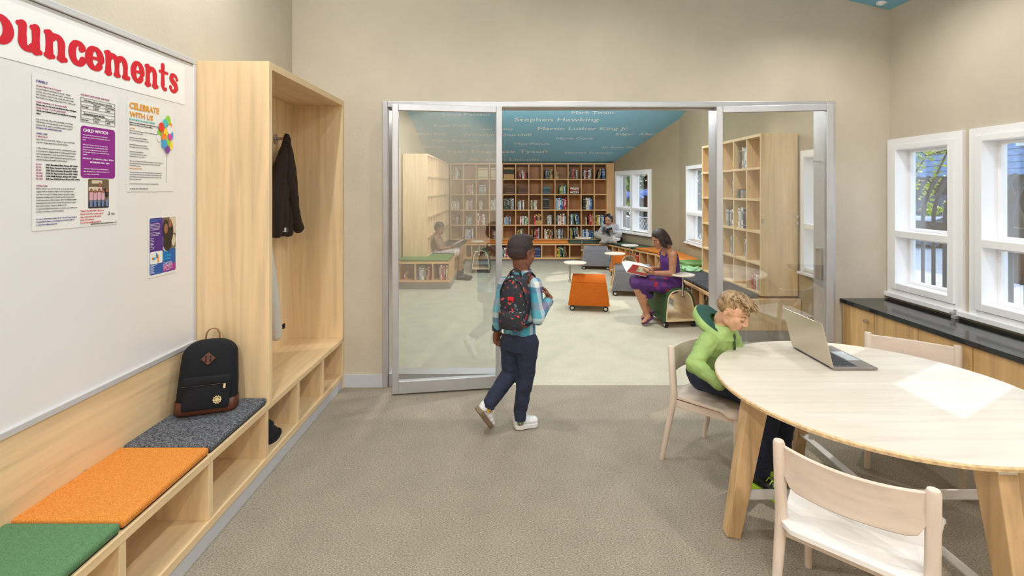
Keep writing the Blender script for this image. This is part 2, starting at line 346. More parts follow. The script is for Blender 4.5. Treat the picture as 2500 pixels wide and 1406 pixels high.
# windows: built along a wall, u along it, v outward, z up
def wall_frame(o, u, n): m = Matrix((V(u).normalized(), V(n).normalized(), V((0, 0, 1)))).transposed().to_4x4(); m.translation = V(o); return m
def window(name, xf, u0, u1, z0, z1, casing=.06, inner=.055, double=False, sill=True, depth=.10):
    w_ = thing(name, None, None, kind='structure')
    B = lambda: MB(xf)
    c = B().box(u0, -.022, z0, u0 + casing, .01, z1).box(u1 - casing, -.022, z0, u1, .01, z1).box(u0 + casing, -.022, z1 - casing, u1 - casing, .01, z1).box(u0 + casing, -.02, z0, u1 - casing, .01, z0 + casing * .7)
    c.build('casing', 'white_paint', w_, bevel=.002)
    if sill:
        B().box(u0 - .02, -.05, z0 - .005, u1 + .02, .0, z0 + .02).build('sill', 'white_paint', w_, bevel=.003)
    lights = [(u0 + casing, u1 - casing)]
    if double: mid = (u0 + u1) / 2; lights = [(u0 + casing, mid - .035), (mid + .035, u1 - casing)]; B().box(mid - .04, -.03, z0, mid + .04, depth + .04, z1 - casing).build('mullion', 'white_paint', w_, bevel=.002)
    for a, b in lights:
        zl, zh = z0 + casing * .8, z1 - casing; zm = zl + (zh - zl) * .385
        B().box(a, -.036, zl, a + inner, depth, zh).build('inner_frame', 'white_paint', w_, bevel=.002)
        B().box(b - inner, -.036, zl, b, depth, zh).build('inner_frame', 'white_paint', w_, bevel=.002)
        B().box(a + inner, -.034, zh - inner * .8, b - inner, depth, zh).build('inner_frame', 'white_paint', w_, bevel=.002)
        B().box(a + inner, -.034, zl, b - inner, depth, zl + inner).build('inner_frame', 'white_paint', w_, bevel=.002)
        B().box(a + inner, -.036, zm - .024, b - inner, depth, zm + .024).build('meeting_rail', 'white_paint', w_, bevel=.002)
        s0, s1 = a + inner, b - inner
        for q0, q1 in ((zl + inner, zm - .024), (zm + .024, zh - inner * .8)):
            B().box(s0, depth - .01, q0, s0 + .022, depth + .03, q1).box(s1 - .022, depth - .01, q0, s1, depth + .03, q1).box(s0 + .022, depth - .008, q0, s1 - .022, depth + .03, q0 + .02).box(s0 + .022, depth - .008, q1 - .02, s1 - .022, depth + .03, q1).build('sash', 'white_paint', w_, bevel=.002)
            B().box(s0 + .02, depth + .006, q0 + .018, s1 - .02, depth + .012, q1 - .018).build('pane', 'glass', w_)
    return w_
def wall_with_holes(name, xf, u0, u1, z1, holes, m, t=.118, z0=0):
    b = MB(xf); u = u0
    for a, c, lo, hi in holes:
        b.box(u, 0, z0, a, t, z1); b.box(a, 0, z0, c, t, lo); b.box(a, 0, hi, c, t, z1); u = c
    b.box(u, 0, z0, u1, t, z1); return struct(b, name, m)
xf = wall_frame((XR, YF, 0), (0, -1, 0), (1, 0, 0))
WZ0, WZ1 = .75, 1.94
wins = ((.004, .634), (.681, 1.315), (1.362, 1.995))
wall_with_holes('wall_right', xf, -.0, 6.2, 4.2, [(a + .05, b - .05, WZ0 + .03, WZ1 - .05) for a, b in wins], 'wall_paint')
for i, (a, b) in enumerate(wins): window('window_%d' % (i + 1), xf, a, b, WZ0, WZ1, sill=False, casing=.05, inner=.045, depth=.075)
tr_ = struct(MB(xf).box(-.0, -.045, .722, 2.1, .0, .755), 'trim_1', 'white_paint', bevel=.003)
xf2 = wall_frame((XR, 8.5, 0), (0, -1, 0), (1, 0, 0))
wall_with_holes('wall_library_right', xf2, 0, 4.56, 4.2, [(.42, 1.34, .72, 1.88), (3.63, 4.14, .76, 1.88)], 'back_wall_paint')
window('window_4', xf2, .36, 1.40, .66, 1.945, casing=.05, inner=.012, depth=.12)
window('window_6', xf2, 3.575, 4.20, .70, 1.945, casing=.05, inner=.03, depth=.09)
xf3 = wall_frame((2.28, 10.5, 0), (.7, -2.0, 0), (2.0, .7, 0))
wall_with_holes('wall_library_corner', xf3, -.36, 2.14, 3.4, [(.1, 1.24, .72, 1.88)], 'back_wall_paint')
window('window_5', xf3, .02, 1.32, .65, 1.945, casing=.075, inner=.012, double=True, depth=.09)
struct(MB().box(-1.675, YF - .012, 0, -.998, YF, .103), 'baseboard_front', 'baseboard_paint', bevel=.002)
struct(MB().box(2.545, YF - .012, 0, 2.62, YF, .103), 'baseboard_front_end', 'baseboard_paint', bevel=.002)
d = thing('smoke_detector', 'small white round disc fixed to the blue ceiling in the corner above the windows', 'ceiling disc', (2.86, 3.72, zc(2.86) - .012))
MB().lathe([(.034, .022), (.034, .006), (.026, 0)], (0, 0, 0), n=20).build('housing', 'white_paint', d, local=True)
MB().lathe([(.016, .002), (.014, -.006), (.004, -.008)], (0, 0, 0), n=16).build('cap', 'white_paint', d, local=True)

# glazed aluminium screen between the rooms
dr = thing('door_1', None, None, kind='structure')
Y0, Y1 = 3.775, 3.95
for x0, x1, nm in ((-.997, -.957, 'jamb'), (1.615, 1.66, 'mullion_post'), (2.478, 2.544, 'jamb')): boxpart(nm, 'alu', dr, (x0, Y0 + (.027 if nm[0] == 'm' else 0), 0, x1, Y1 - (.014 if nm[0] == 'm' else .002), 2.241 if nm[0] == 'j' else 2.196), bevel=.004)
boxpart('header', 'alu', dr, (-.957, Y0, 2.196, 2.478, Y1, 2.241), bevel=.004)
boxpart('header_track', 'steel', dr, (-.957, 3.83, 2.188, 1.624, 3.89, 2.196))
lk = boxpart('lock_case', 'steel', dr, (2.462, 3.83, .83, 2.478, 3.90, 1.09), bevel=.004); boxpart('lock_plate', 'chrome', lk, (2.458, 3.84, 1.06, 2.463, 3.89, 1.08))
MB().tube([(2.425, 3.86, 1.775), (2.478, 3.86, 1.775)], .006).ball((2.478, 3.86, 1.775), .013).build('stay_pin', 'chrome', dr, smooth=40)
boxpart('floor_track', 'alu', dr, (-.957, 3.80, 0, -.08, 3.93, .105), bevel=.004)
for A, B_, where in ((V((-.886, 3.629, 0)), V((-.06, 3.755, 0)), 'beside the walking boy'), (V((1.607, 3.757, 0)), V((2.433, 3.631, 0)), 'behind the laptop')):
    ux = (B_ - A).normalized(); LW = (B_ - A).length; lf = wall_frame(A, ux, V((-ux.y, ux.x, 0)))
    leaf = thing('glass_door_leaf', 'aluminium framed glass door leaf standing ajar ' + where, 'door', A, group='glass leaves of the wide doorway')
    LB = lambda *d_: MB(lf).box(*d_)
    LB(0, 0, .012, .047, .045, 2.197).build('stile', 'alu', leaf, bevel=.004); LB(LW - .047, 0, .012, LW, .045, 2.197).build('stile', 'alu', leaf, bevel=.004)
    LB(.047, .001, 2.148, LW - .047, .044, 2.197).build('top_rail', 'alu', leaf, bevel=.003); LB(.047, .001, .012, LW - .047, .044, .105).build('bottom_rail', 'alu', leaf, bevel=.003)
    LB(.047, .018, .105, LW - .047, .027, 2.148).build('pane', 'glass', leaf)
struct(MB().box(-.957, 3.80, .0, -.949, 3.92, 2.185), 'trim_2', 'steel')

# ---------------------------------------------------------------- cubby bench, wardrobe, notice board
XFB = -1.302; XL = -1.707
bench = thing('cubby_bench', 'long pale maple bench with open shoe cubbies below its seat along the notice board wall', 'bench', (-1.5, 1.6, 0))
P = lambda nm, dims, m, **k: boxpart(nm, m, bench, dims, **k)
P('seat_board', (XL, -.6, .362, XFB, 3.765, .394), 'maple_y'); P('base_board', (XL, -.6, .077, XFB, 3.765, .112), 'maple_y')
P('plinth', (XL, -.6, 0, XFB - .008, 3.765, .077), 'baseboard_paint'); P('back_panel', (XL, -.6, .112, XL + .012, 3.765, .362), 'maple_y')
for y in (-.3, .17, .66, 1.146, 1.615, 2.097, 2.585, 2.972, 3.368): P('divider', (XL + .012, y, .112, XFB - .004, y + .03, .362), 'maple_z')
P('end_panel', (XL, 3.765, .0, XFB, 3.792, .362), 'maple_z')
wd = thing('wardrobe', 'tall open pale maple coat cupboard without doors standing on the cubby bench', 'wardrobe', (-1.5, 3.2, .394))
P = lambda nm, dims, m, **k: boxpart(nm, m, wd, dims, **k)
P('side_panel', (XL, 2.613, .394, XFB, 2.649, 2.245), 'maple_z', bevel=.002); P('side_panel', (XL, 3.76, .394, XFB, 3.792, 2.245), 'maple_z', bevel=.002)
P('top_panel', (XL, 2.649, 2.205, XFB, 3.76, 2.245), 'maple_y'); P('back_panel', (XL, 2.649, .394, XL + .022, 3.76, 2.205), 'maple_z')
for y in (3.47, 2.98):
    h = thing('coat_hook', 'round steel coat hook holding the %s inside the wardrobe' % ('brown coat' if y > 3.2 else 'pale grey hooded top'), 'hook', (XL + .022, y, 1.915))
    MB().lathe([(.036, 0), (.036, .006), (.03, .009)], (0, 0, 0), (1, 0, 0), 24).build('rosette', 'steel', h, local=True, smooth=40)
    MB().tube([(.008, 0, 0), (.095, 0, .004), (.1, 0, .006)], [.011, .011, .008], 12).build('peg', 'steel', h, local=True, smooth=40)
# brown coat
X0 = XL + .022
b = Blob(); rc = random.Random(3)
tp = V((X0 + .085, 3.47, 1.935))
b.cap(tp, tp + V((0, 0, -.04)), .022, .03)
for k in range(9):
    t = k / 8; y = 3.26 + .33 * t; bot = 1.24 + .02 * rc.random() + (.05 if k > 6 else 0)
    b.chain([tp + V((0, 0, -.02)), V((X0 + .075 + .02 * (k % 2), 3.47 + (y - 3.47) * .55, 1.70)), V((X0 + .06 + .035 * (k % 2), y, 1.45)), V((X0 + .05 + .04 * (k % 2), y + .015, bot))], [.022, .036, .04, .034])
ct = thing('brown_coat', 'dark brown hooded coat hanging from the wardrobe hook', 'coat', tp)
b.build('body', 'coat_brown', ct, .009, 5, .012)
b = Blob(); b.chain([tp + V((.02, -.02, -.05)), V((X0 + .12, 3.42, 1.62)), V((X0 + .125, 3.52, 1.33)), V((X0 + .12, 3.57, 1.27))], [.02, .04, .038, .042]); b.build('sleeve', 'coat_brown', ct, .009, 4, .01)
MB().box(X0 + .09, 3.37, 1.255, X0 + .12, 3.41, 1.285).build('label_tag', 'paper', ct, bevel=.002)
g = thing('grey_hooded_top', 'pale grey fleece top hanging beside the brown coat, a sleeve with dark tag showing', 'top', (X0 + .08, 2.98, 1.9))
b = Blob(); b.chain([V((X0 + .09, 2.98, 1.93)), V((X0 + .09, 2.9, 1.6)), V((X0 + .09, 2.86, 1.25)), V((X0 + .08, 2.86, .95))], [.025, .07, .08, .07]); b.build('body', 'garment_grey', g, .01, 5, .012)
b = Blob(); b.chain([V((X0 + .1, 2.96, 1.7)), V((X0 + .16, 3.0, 1.2)), V((X0 + .185, 3.05, .85)), V((X0 + .19, 3.09, .62))], [.035, .045, .043, .036]); b.build('sleeve', 'garment_grey', g, .007, 4, .006)
MB().box(X0 + .222, 3.105, .655, X0 + .229, 3.13, .685).build('woven_tag', 'knit_black', g)
k_ = thing('black_knit_hat', 'crumpled black knit hat lying in the cubby below the wardrobe', 'hat', (-1.40, 2.80, .112))
b = Blob(); b.ell((-1.41, 2.78, .145), (.07, .09, .034)).ell((-1.415, 2.77, .18), (.06, .07, .045), (1, .2, .3)).ell((-1.42, 2.74, .215), (.045, .05, .04)); b.build('crown', 'knit_black', k_, .006, 3, .012)
MB().tube([V((-1.41 + .068 * math.cos(t), 2.79 + .085 * math.sin(t), .128 + .006 * math.sin(3 * t))) for t in [i * PI / 10 for i in range(21)]], .014, 8).build('brim', 'knit_black', k_, smooth=60)
for nm, lb, c, y0, y1 in (('seat_cushion', 'dark grey flecked felt seat cushion on the maple bench under the black backpack', 'felt_grey', 2.115, 2.607),
                  ('seat_cushion', 'orange felt seat cushion in the middle of the cubby bench', 'felt_orange', 1.638, 2.108),
                  ('seat_cushion', 'green felt seat cushion on the cubby bench next to the orange one', 'felt_green', 1.15, 1.63)):
    q = thing(nm, lb, 'cushion', ((XL + XFB) / 2, (y0 + y1) / 2, .394), group='seat cushions on the cubby bench')
    MB().box(-.195, -(y1 - y0) / 2, .004, .195, (y1 - y0) / 2, .036).build('pad', c, q, local=True, bevel=.012, seg=3, smooth=50)
    MB().box(-.188, -(y1 - y0) / 2 + .006, 0, .188, (y1 - y0) / 2 - .006, .006).build('underside', 'knit_black', q, local=True)

# white notice board with timber panel below
XB = -1.70
bd = thing('notice_board', 'large white notice board with pale frame beside the wardrobe', 'notice board', (XB, 1.2, .62))
zbot = 1.55 - (860 - 463) * F * 1.7 / (1245 - 437) / F
boxpart('surface', 'white_board', bd, (XL, -.6, zbot + .02, XB, 2.59, 2.225), bevel=0)
for nm, dm in (('top_rail', (XL, -.6, 2.222, XB + .008, 2.61, 2.25)), ('bottom_rail', (XL, -.6, zbot, XB + .012, 2.61, zbot + .026)), ('end_stile', (XL, 2.588, zbot + .026, XB + .008, 2.61, 2.222))): boxpart(nm, 'board_frame', bd, dm, bevel=.003)
boxpart('top_groove', 'grey_ink', bd, (XB, -.6, 2.219, XB + .0012, 2.586, 2.2215), bevel=0)
struct(MB().box(XL, -.6, .394, XL + .014, 2.61, zbot), 'trim_3', 'maple_y', bevel=.001)
def bf(y, z, off=.002): return frame((XB + off, y, z), (0, 1, 0), (0, 0, 1))
def flat(name, polys, m, parent, y, z, off):
    mb = MB(bf(y, z, off))
    for i, pl in enumerate(polys): mb.prism([(a, b, 0) for a, b in pl], (0, 0, .0004 + i * 6e-6))
    return mb.build(name, m, parent)
def rrect(x0, y0, x1, y1, r, n=4):
    out = []
    for cx, cy, a0 in ((x1 - r, y1 - r, 0), (x0 + r, y1 - r, 90), (x0 + r, y0 + r, 180), (x1 - r, y0 + r, 270)):
        out += [(cx + r * math.cos(math.radians(a0 + 90 * k / n)), cy + r * math.sin(math.radians(a0 + 90 * k / n))) for k in range(n + 1)]
    return out
def disc(cx, cy, rx, ry, n=16): return [(cx + rx * math.cos(2 * PI * k / n), cy + ry * math.sin(2 * PI * k / n)) for k in range(n)]
rect = lambda a, b, c, d: [(a, b), (c, b), (c, d), (a, d)]
bn = thing('banner', 'white paper banner with big red slab lettering across the top of the notice board', 'banner', (XB, 2.0, 2.0))
flat('sheet', [rect(.0, 1.993, 1.96, 2.19)], 'banner_paper', bn, .563, 0, .001)
# hand-built fat slab letters, x-height 1
def stroke(pts, ws):
    ws = ws if hasattr(ws, '__len__') else [ws] * len(pts); out = []
    for i in range(len(pts) - 1):
        (x0, y0), (x1, y1) = pts[i], pts[i + 1]; L = math.hypot(x1 - x0, y1 - y0) or 1; nx, ny = -(y1 - y0) / L, (x1 - x0) / L; a, c = ws[i] / 2, ws[i + 1] / 2
        out.append([(x0 + nx * a, y0 + ny * a), (x0 - nx * a, y0 - ny * a), (x1 - nx * c, y1 - ny * c), (x1 + nx * c, y1 + ny * c)])
    out += [disc(x, y, w_ / 2, w_ / 2, 12) for (x, y), w_ in zip(pts, ws)]
    return out
def arc(cx, cy, rx, ry, a0, a1, n=18): return [(cx + rx * math.cos(math.radians(a0 + (a1 - a0) * k / n)), cy + ry * math.sin(math.radians(a0 + (a1 - a0) * k / n))) for k in range(n + 1)]
def arw(a0, a1, thin, fat, n=18): return [thin + (fat - thin) * abs(math.cos(math.radians(a0 + (a1 - a0) * k / n))) for k in range(n + 1)]
serif = lambda x0, x1, y: stroke([(x0 + .09, y), (x1 - .09, y)], .19)
stem = lambda x, y0, y1, w_=.31: stroke([(x, y0), (x, (y0 + y1) / 2), (x, y1)], [w_ * 1.08, w_ * .92, w_ * 1.05])
GL = {
 'o': (.92, stroke(arc(.46, .5, .31, .41, 0, 360, 26), arw(0, 360, .2, .35, 26))),
 'u': (.98, stem(.24, .3, .92) + serif(.0, .3, .92) + stroke(arc(.44, .3, .2, .2, 180, 330), arw(180, 330, .22, .31)) + stem(.73, .1, .92) + serif(.5, .8, .92) + serif(.7, .98, .08)),
 'n': (.98, stem(.22, .1, .9) + serif(.0, .3, .92) + serif(.0, .46, .08) + stroke(arc(.5, .62, .22, .25, 140, 0), arw(140, 0, .22, .31)) + stem(.72, .1, .62) + serif(.52, .98, .08)),
 'c': (.74, stroke(arc(.42, .5, .28, .41, 40, 325), arw(40, 325, .2, .35)) + [disc(.57, .7, .13, .13)]),
 'e': (.80, stroke(arc(.42, .5, .28, .41, 0, 320, 22), arw(0, 320, .19, .34, 22)) + stroke([(.2, .5), (.7, .53)], .13)),
 'm': (1.42, stem(.22, .1, .9) + serif(.0, .3, .92) + serif(.02, .42, .08) + stroke(arc(.47, .62, .2, .25, 140, 0), arw(140, 0, .22, .29)) + stem(.68, .1, .62, .26) + serif(.5, .88, .08)
      + stroke(arc(.93, .62, .2, .25, 140, 0), arw(140, 0, .22, .29)) + stem(1.15, .1, .62, .26) + serif(.96, 1.42, .08)),
 't': (.66, stem(.28, .25, 1.22, .26) + stroke([(.06, .9), (.6, .9)], .15) + stroke(arc(.42, .26, .16, .2, 180, 300), .18)),
 's': (.70, stroke([(.6, .74), (.52, .88), (.36, .93), (.2, .86), (.17, .7), (.3, .57), (.48, .45), (.55, .28), (.44, .12), (.3, .08), (.16, .14), (.1, .26)], [.14, .17, .2, .25, .29, .31, .31, .29, .22, .18, .16, .14]) + [disc(.59, .74, .1, .1), disc(.12, .26, .11, .11)])}
for ch, y0, y1 in (('o', 1.556, 1.652), ('u', 1.660, 1.755), ('n', 1.760, 1.855), ('c', 1.861, 1.930), ('e', 1.934, 2.016), ('m', 2.022, 2.160), ('e', 2.166, 2.240), ('n', 2.246, 2.334), ('t', 2.337, 2.400), ('s', 2.406, 2.474)):
    wd_, pl = GL[ch]; k = (y1 - y0) / wd_
    flat('letter_' + ch, [[(a * k, b_ * .098) for a, b_ in q] for q in pl], 'red_ink', bn, y0, 2.037, .0022)

def poster(name, label, y0, z0, y1, z1, border=None):
    p = thing(name, label, 'poster', (XB, (y0 + y1) / 2, z0)); flat('sheet', [rect(0, 0, y1 - y0, z1 - z0)], 'paper', p, y0, z0, .001); return p
T = lambda p, s, size, m, y, z, **k: text('lettering', s, size, m, p, bf(y, z, .0026), **k)
p1 = poster('programme_poster', 'tall white programme page with small print and a purple panel on the notice board', 1.718, 1.402, 2.094, 1.966)
yl = 1.732
T(p1, 'FAMILY', .0135, 'violet_ink', yl, 1.936, bold=.0003)
def block(p, s, z, m='black_ink', size=.0074, y=yl, lh=.0104, bold=0):
    for ln in s.split('\n'):
        if ln: T(p, ln, size, m, y, z, bold=bold, res=1)
        z -= lh
    return z
Z = block(p1, "Parent's Night Out (3-12 years)", 1.922, 'magenta_ink')
Z = block(p1, "Second Friday of each month from 6:00 - 9:45pm.\nParents, enjoy some adult time and be worry free, the\nkids will have a blast in a safe, caring, fun environment.\nBest of all, we're having a Pizza Party. This is a fun event!", Z, 'grey_ink', .0068)
Z = block(p1, 'Family Swimming - For the entire family!', Z - .006, 'magenta_ink')
Z = block(p1, 'Please refer to our pool schedule for dates and times.', Z, bold=.0002)
Z = block(p1, 'Family Fun Day - For the entire family!', Z, 'magenta_ink')
Z = block(p1, 'Check our bulletin boards and website for upcoming\ndates.', Z, bold=.0002)
Z = block(p1, 'Join us for a day of fun with your family at the Bronx\nYMCA where we help put play in your day. Activities\nincludes arts & crafts, board games, sports & more!', Z - .01, 'grey_ink', .0068)
Z = block(p1, 'Included with family membership.', Z, 'violet_ink')
Z = block(p1, 'CHILD CARE', Z - .010, 'violet_ink'); Z = block(p1, 'Y Afterschool', Z, 'magenta_ink')
Z = block(p1, 'Over 200 kids spend 3:00 - 6:00pm of every school day\nwith our caring, supporting staff at local sites.\n\nY After School is geared to further enriching kids academ-\nic development, engaging them in healthy physical activity\nand fostering positive social interactions. Each program\noffers the highest quality instruction and supervision, pro-\nvided by trained and qualified staff members.', Z, 'grey_ink', .0068)
for a, s_ in (('PS 14', '3041 Bruckner Blvd, Bronx NY 10461'), ('PS 76', '900 Adee Avenue, Bronx NY 10469'), ('PS 93', '1535 Story Avenue, Bronx NY 10473'), ('PS 106', '2120 St. Raymonds, Bronx NY 10462'), ('PS 108', '1166 Neill Avenue, Bronx NY 10461'), ('PS 154', '333 East 135th Street, Bronx NY 10454')):
    T(p1, a, .0085, 'magenta_ink', yl, Z - .008, res=1); T(p1, s_, .0085, 'black_ink', yl + .036, Z - .008, bold=.0002, res=1); Z -= .0104
Z = block(p1, 'Holiday Camp', Z - .022, 'magenta_ink')
Z = block(p1, "When school's out, the Y is there to keep kids safe and\nengaged in fun, healthy activities to let working moms\nand dads rest easy. Y Holiday Camp is geared to engag-\ning kids in healthy physical activity and fostering positive\nsocial interactions. Each program offers the highest quality\ninstruction and supervision, provided by trained and qual-\nified staff members. Open to children 5-12.\nA current medical form must be on file for your child to at-\ntend in accordance to DOH standards.", Z, 'grey_ink', .0068)
block(p1, 'For more information contact the Sr. Dir of Youth, Family &\nCommunity Programs, Ann Margaret at 212 912-2484 or\nat amgutierrez@ymcanyc.org', Z - .016, 'violet_ink', .0066)
yr = 1.912
T(p1, 'HOLIDAY CAMP DATES AND RATES', .0085, 'magenta_ink', yr, 1.925)
tb = []
for z in (1.915, 1.9, 1.888, 1.874, 1.862, 1.848, 1.835, 1.82): tb.append(rect(0, z, .165, z + .0012))
for y, a, c in ((0, 1.82, 1.916), (.164, 1.82, 1.916), (.06, 1.874, 1.9), (.118, 1.874, 1.9), (.06, 1.82, 1.848), (.118, 1.82, 1.848)): tb.append(rect(y, a, y + .0012, c))
flat('table_rules', tb, 'black_ink', p1, yr, 0, .0022)
for z, hd in ((1.9035, 'Mid-Winter Break February 16th-20th'), (1.851, 'Spring Break April 6th-10th')):
    T(p1, hd, .0088, 'black_ink', yr + .014, z, bold=.0002, res=1)
    for y, dz, s_ in ((.064, -.012, 'Member'), (.121, -.012, 'Community'), (.004, -.025, '8am-5pm'), (.066, -.025, '$265'), (.124, -.025, '$295')): T(p1, s_, .0082, 'black_ink', yr + y, z - dz * -1, res=1)
flat('purple_panel', [rrect(0, 1.597, .166, 1.805, .013)], 'purple_box', p1, yr, 0, .0018)
T(p1, 'CHILD WATCH', .0235, 'white_ink', yr + .01, 1.782, bold=.0006, fit=.118)
block(p1, "You can't be the best parent you can be unless\nyou take care of your own health, spirit, mind, and\nbody.\n\nWith your 3-12 year old under the care of our\ntrained (and background checked) staff in Child\nWatch, we can give you two hours of peace of\nmind to work out, take a class or just relax at the\nbranch!", 1.767, 'white_ink', .0062, yr + .009, .0098)
T(p1, 'MONDAY - THURSDAY: 5:30pm - 8:30pm', .009, 'white_ink', yr + .009, 1.672, fit=.15, bold=.0002); T(p1, 'SATURDAY: 10am - 2pm', .009, 'white_ink', yr + .042, 1.658, bold=.0002)
block(p1, '*First time registrants must see the front desk,\nafter that just give us a call an hour ahead to re-\nserve a space for your child.', 1.632, 'white_ink', .0064, yr + .012, .0108)
flat('photo_ground', [rrect(.034, 1.474, .134, 1.594, .006)], 'photo_brown', p1, yr, 0, .0018)
flat('photo_window', [rect(.036, 1.545, .1, 1.562), rect(.05, 1.575, .1, 1.588)], 'photo_light', p1, yr, 0, .0023)
flat('photo_shade', [rect(.036, 1.476, .132, 1.5), rect(.1, 1.52, .133, 1.555)], 'photo_dark', p1, yr, 0, .0021)
flat('photo_people', [disc(.047 + i * .019, 1.547 - .004 * (i % 2), .006, .008) for i in range(5)] + [disc(.088, 1.572, .006, .009)], 'photo_skin', p1, yr, 0, .0030)
flat('photo_shirts', [rrect(.039 + i * .019, 1.508, .055 + i * .019, 1.54, .004) for i in range(4)] + [rrect(.079, 1.548, .098, 1.562, .003)], 'photo_pink', p1, yr, 0, .0027)
flat('photo_trousers', [rect(.041 + i * .019, 1.48, .053 + i * .019, 1.51) for i in range(5)], 'photo_jeans', p1, yr, 0, .0025)
block(p1, '"Liking" The BRONX YMCA on\nFacebook is also a great way to\nstay connected on the latest\nnews and updates!\nFacebook.com/BronxYMCA', 1.462, 'redtext_ink', .0085, yr - .002, .0115)
T(p1, 'Like', .012, 'grey_ink', yr + .145, 1.444); flat('thumb_mark', stroke([(.131, 1.445), (.137, 1.445), (.137, 1.452), (.134, 1.456)], .004), 'grey_ink', p1, yr, 0, .002)
T(p1, 'BRONX YMCA WINTER/SPRING 2015  |  19', .0068, 'black_ink', yr + .045, 1.408, bold=.0001)
p2 = poster('party_poster', 'white party page with orange heading and a bunch of balloons on the notice board', 2.145, 1.541, 2.438, 1.963)
T(p2, 'CELEBRATE', .04, 'orange_ink', 2.157, 1.915, fit=.181, bold=.0011, sy=1.1); T(p2, 'WITH US', .04, 'orange_ink', 2.157, 1.878, fit=.142, bold=.0011, sy=.95)
T(p2, 'ROOM RENTALS AND PARTIES', .0125, 'teal_ink', 2.157, 1.862, fit=.155)
Z = block(p2, 'Book a room that accommodates the size kids in your party or special event!\nStop by Room 102 to see our fantastic facilities.', 1.85, size=.0072, y=2.157, lh=.0098, bold=.0001)
Z = block(p2, 'Pool Party', Z - .006, 'orange_ink', .0075, 2.157)
Z = block(p2, "Rent our indoor pool and enjoy 45 minutes of swimming time plus one hour in the\nparty room for your special day.\n\nRoom Rentals (Non Members) $175/hour\nPrice includes tables and chairs for 30 people.\n\nBirthday (Members) starting at $250/hour\nPrice includes tables and chairs for 40 people.\n\nSpecial Party Package $275/hour\nTwo party hosts run games and activities.\nTables and chairs set up is included.\n\nPlease ask our Welcome Center staff about arranging your party. Reservations are\nfirst come first served, a deposit is required to hold a date and time. Call us\nat 718 792-9736 or email.", Z, 'grey_ink', .0062, 2.157, .0105)
Z = block(p2, 'RENTALS POLICIES / FEES', Z - .002, 'orange_ink', .0065, 2.157)
Z = block(p2, "Policy is that a deposit of 50 percent is due at booking. Balance is due seven days before.\nSet up and clean up time is part of the rental. Refunds are not issued within three days.\nNo smoking and no alcohol are allowed. Outside food is welcome with notice to staff.\nPlease see our staff for details.\n\nFor more information call the branch or visit the front desk during open hours.", Z - .006, 'grey_ink', .0056, 2.157, .0105)
T(p2, '18  |  BRONX YMCA  WINTER SPRING 2015', .0058, 'black_ink', 2.157, 1.552, bold=.0001)
for i, (c_, x, z, rx, rz) in enumerate((('bal_white', .193, 1.80, .014, .018), ('bal_green', .197, 1.83, .014, .018), ('bal_orange', .268, 1.868, .013, .018), ('bal_yellow', .275, 1.772, .012, .022), ('bal_blue', .281, 1.822, .009, .02), ('bal_green', .255, 1.79, .013, .02), ('bal_yellow', .237, 1.835, .016, .021),
          ('bal_green', .252, 1.895, .017, .022), ('bal_teal', .232, 1.876, .017, .021), ('bal_white', .262, 1.848, .018, .022), ('bal_red', .206, 1.854, .019, .023), ('bal_pink', .264, 1.812, .013, .016), ('bal_orange', .222, 1.808, .018, .019), ('bal_blue', .224, 1.775, .018, .022), ('bal_purple', .246, 1.748, .016, .018))):
    flat('balloon', [disc(x, z, rx, rz, 20), [(x, z - rz), (x - .003, z - rz - .004), (x + .003, z - rz - .004)]], c_, p2, 2.145, 0, .003 + i * .00025)
flat('balloon_string', stroke([(.246, 1.73), (.243, 1.68), (.247, 1.63), (.244, 1.585)], .0009), 'grey_ink', p2, 2.145, 0, .0022)
p3 = poster('leaflet', 'small purple and blue leaflet with photos pinned low on the notice board', 2.266, 1.132, 2.466, 1.425)
flat('purple_panel', [rrect(.012, .118, .098, .282, .008)], 'indigo_box', p3, 2.266, 1.132, .0018)
flat('photo_ground', [rect(.1, .125, .188, .281)], 'photo_brown', p3, 2.266, 1.132, .0018)
flat('photo_light', [rect(.145, .2, .187, .28), disc(.12, .13, .02, .015), disc(.172, .165, .014, .03)], 'photo_light', p3, 2.266, 1.132, .0021)
flat('photo_dark', [disc(.118, .22, .024, .05), disc(.145, .21, .026, .055), disc(.13, .155, .03, .04)], 'photo_dark', p3, 2.266, 1.132, .0024)
flat('photo_faces', [disc(.119, .226, .013, .025), disc(.148, .25, .012, .021)], 'photo_skin', p3, 2.266, 1.132, .0027)
flat('blue_panel', [rrect(.012, .012, .188, .124, .008)], 'blue_box', p3, 2.266, 1.132, .0016)
flat('white_inset', [rrect(.014, .063, .096, .122, .008)], 'paper', p3, 2.266, 1.132, .002)
for c_, q in (('bal_blue', disc(.056, .108, .005, .007)), ('bal_blue', rect(.05, .09, .062, .103)), ('bal_blue', disc(.04, .088, .009, .006)), ('bal_orange', disc(.064, .1, .005, .006)), ('bal_orange', rect(.058, .083, .07, .095)), ('bal_orange', disc(.03, .09, .006, .006)), ('bal_orange', rect(.062, .067, .072, .08))): flat('inset_figure', [q], c_, p3, 2.266, 1.132, .0025)
flat('pink_panel', [rect(.098, .016, .188, .05)], 'pink_box', p3, 2.266, 1.132, .002)
T(p3, 'LIVE\nLAUGH\nLEARN', .017, 'cyan_ink', 2.366, 1.236, bold=.0004, spacing=.95)
block(p3, 'EXPERT PROGRAMS & CLASSES\nFOR LIVING WELLNESS', 1.404, 'cyan_ink', .0052, 2.282, .0075)
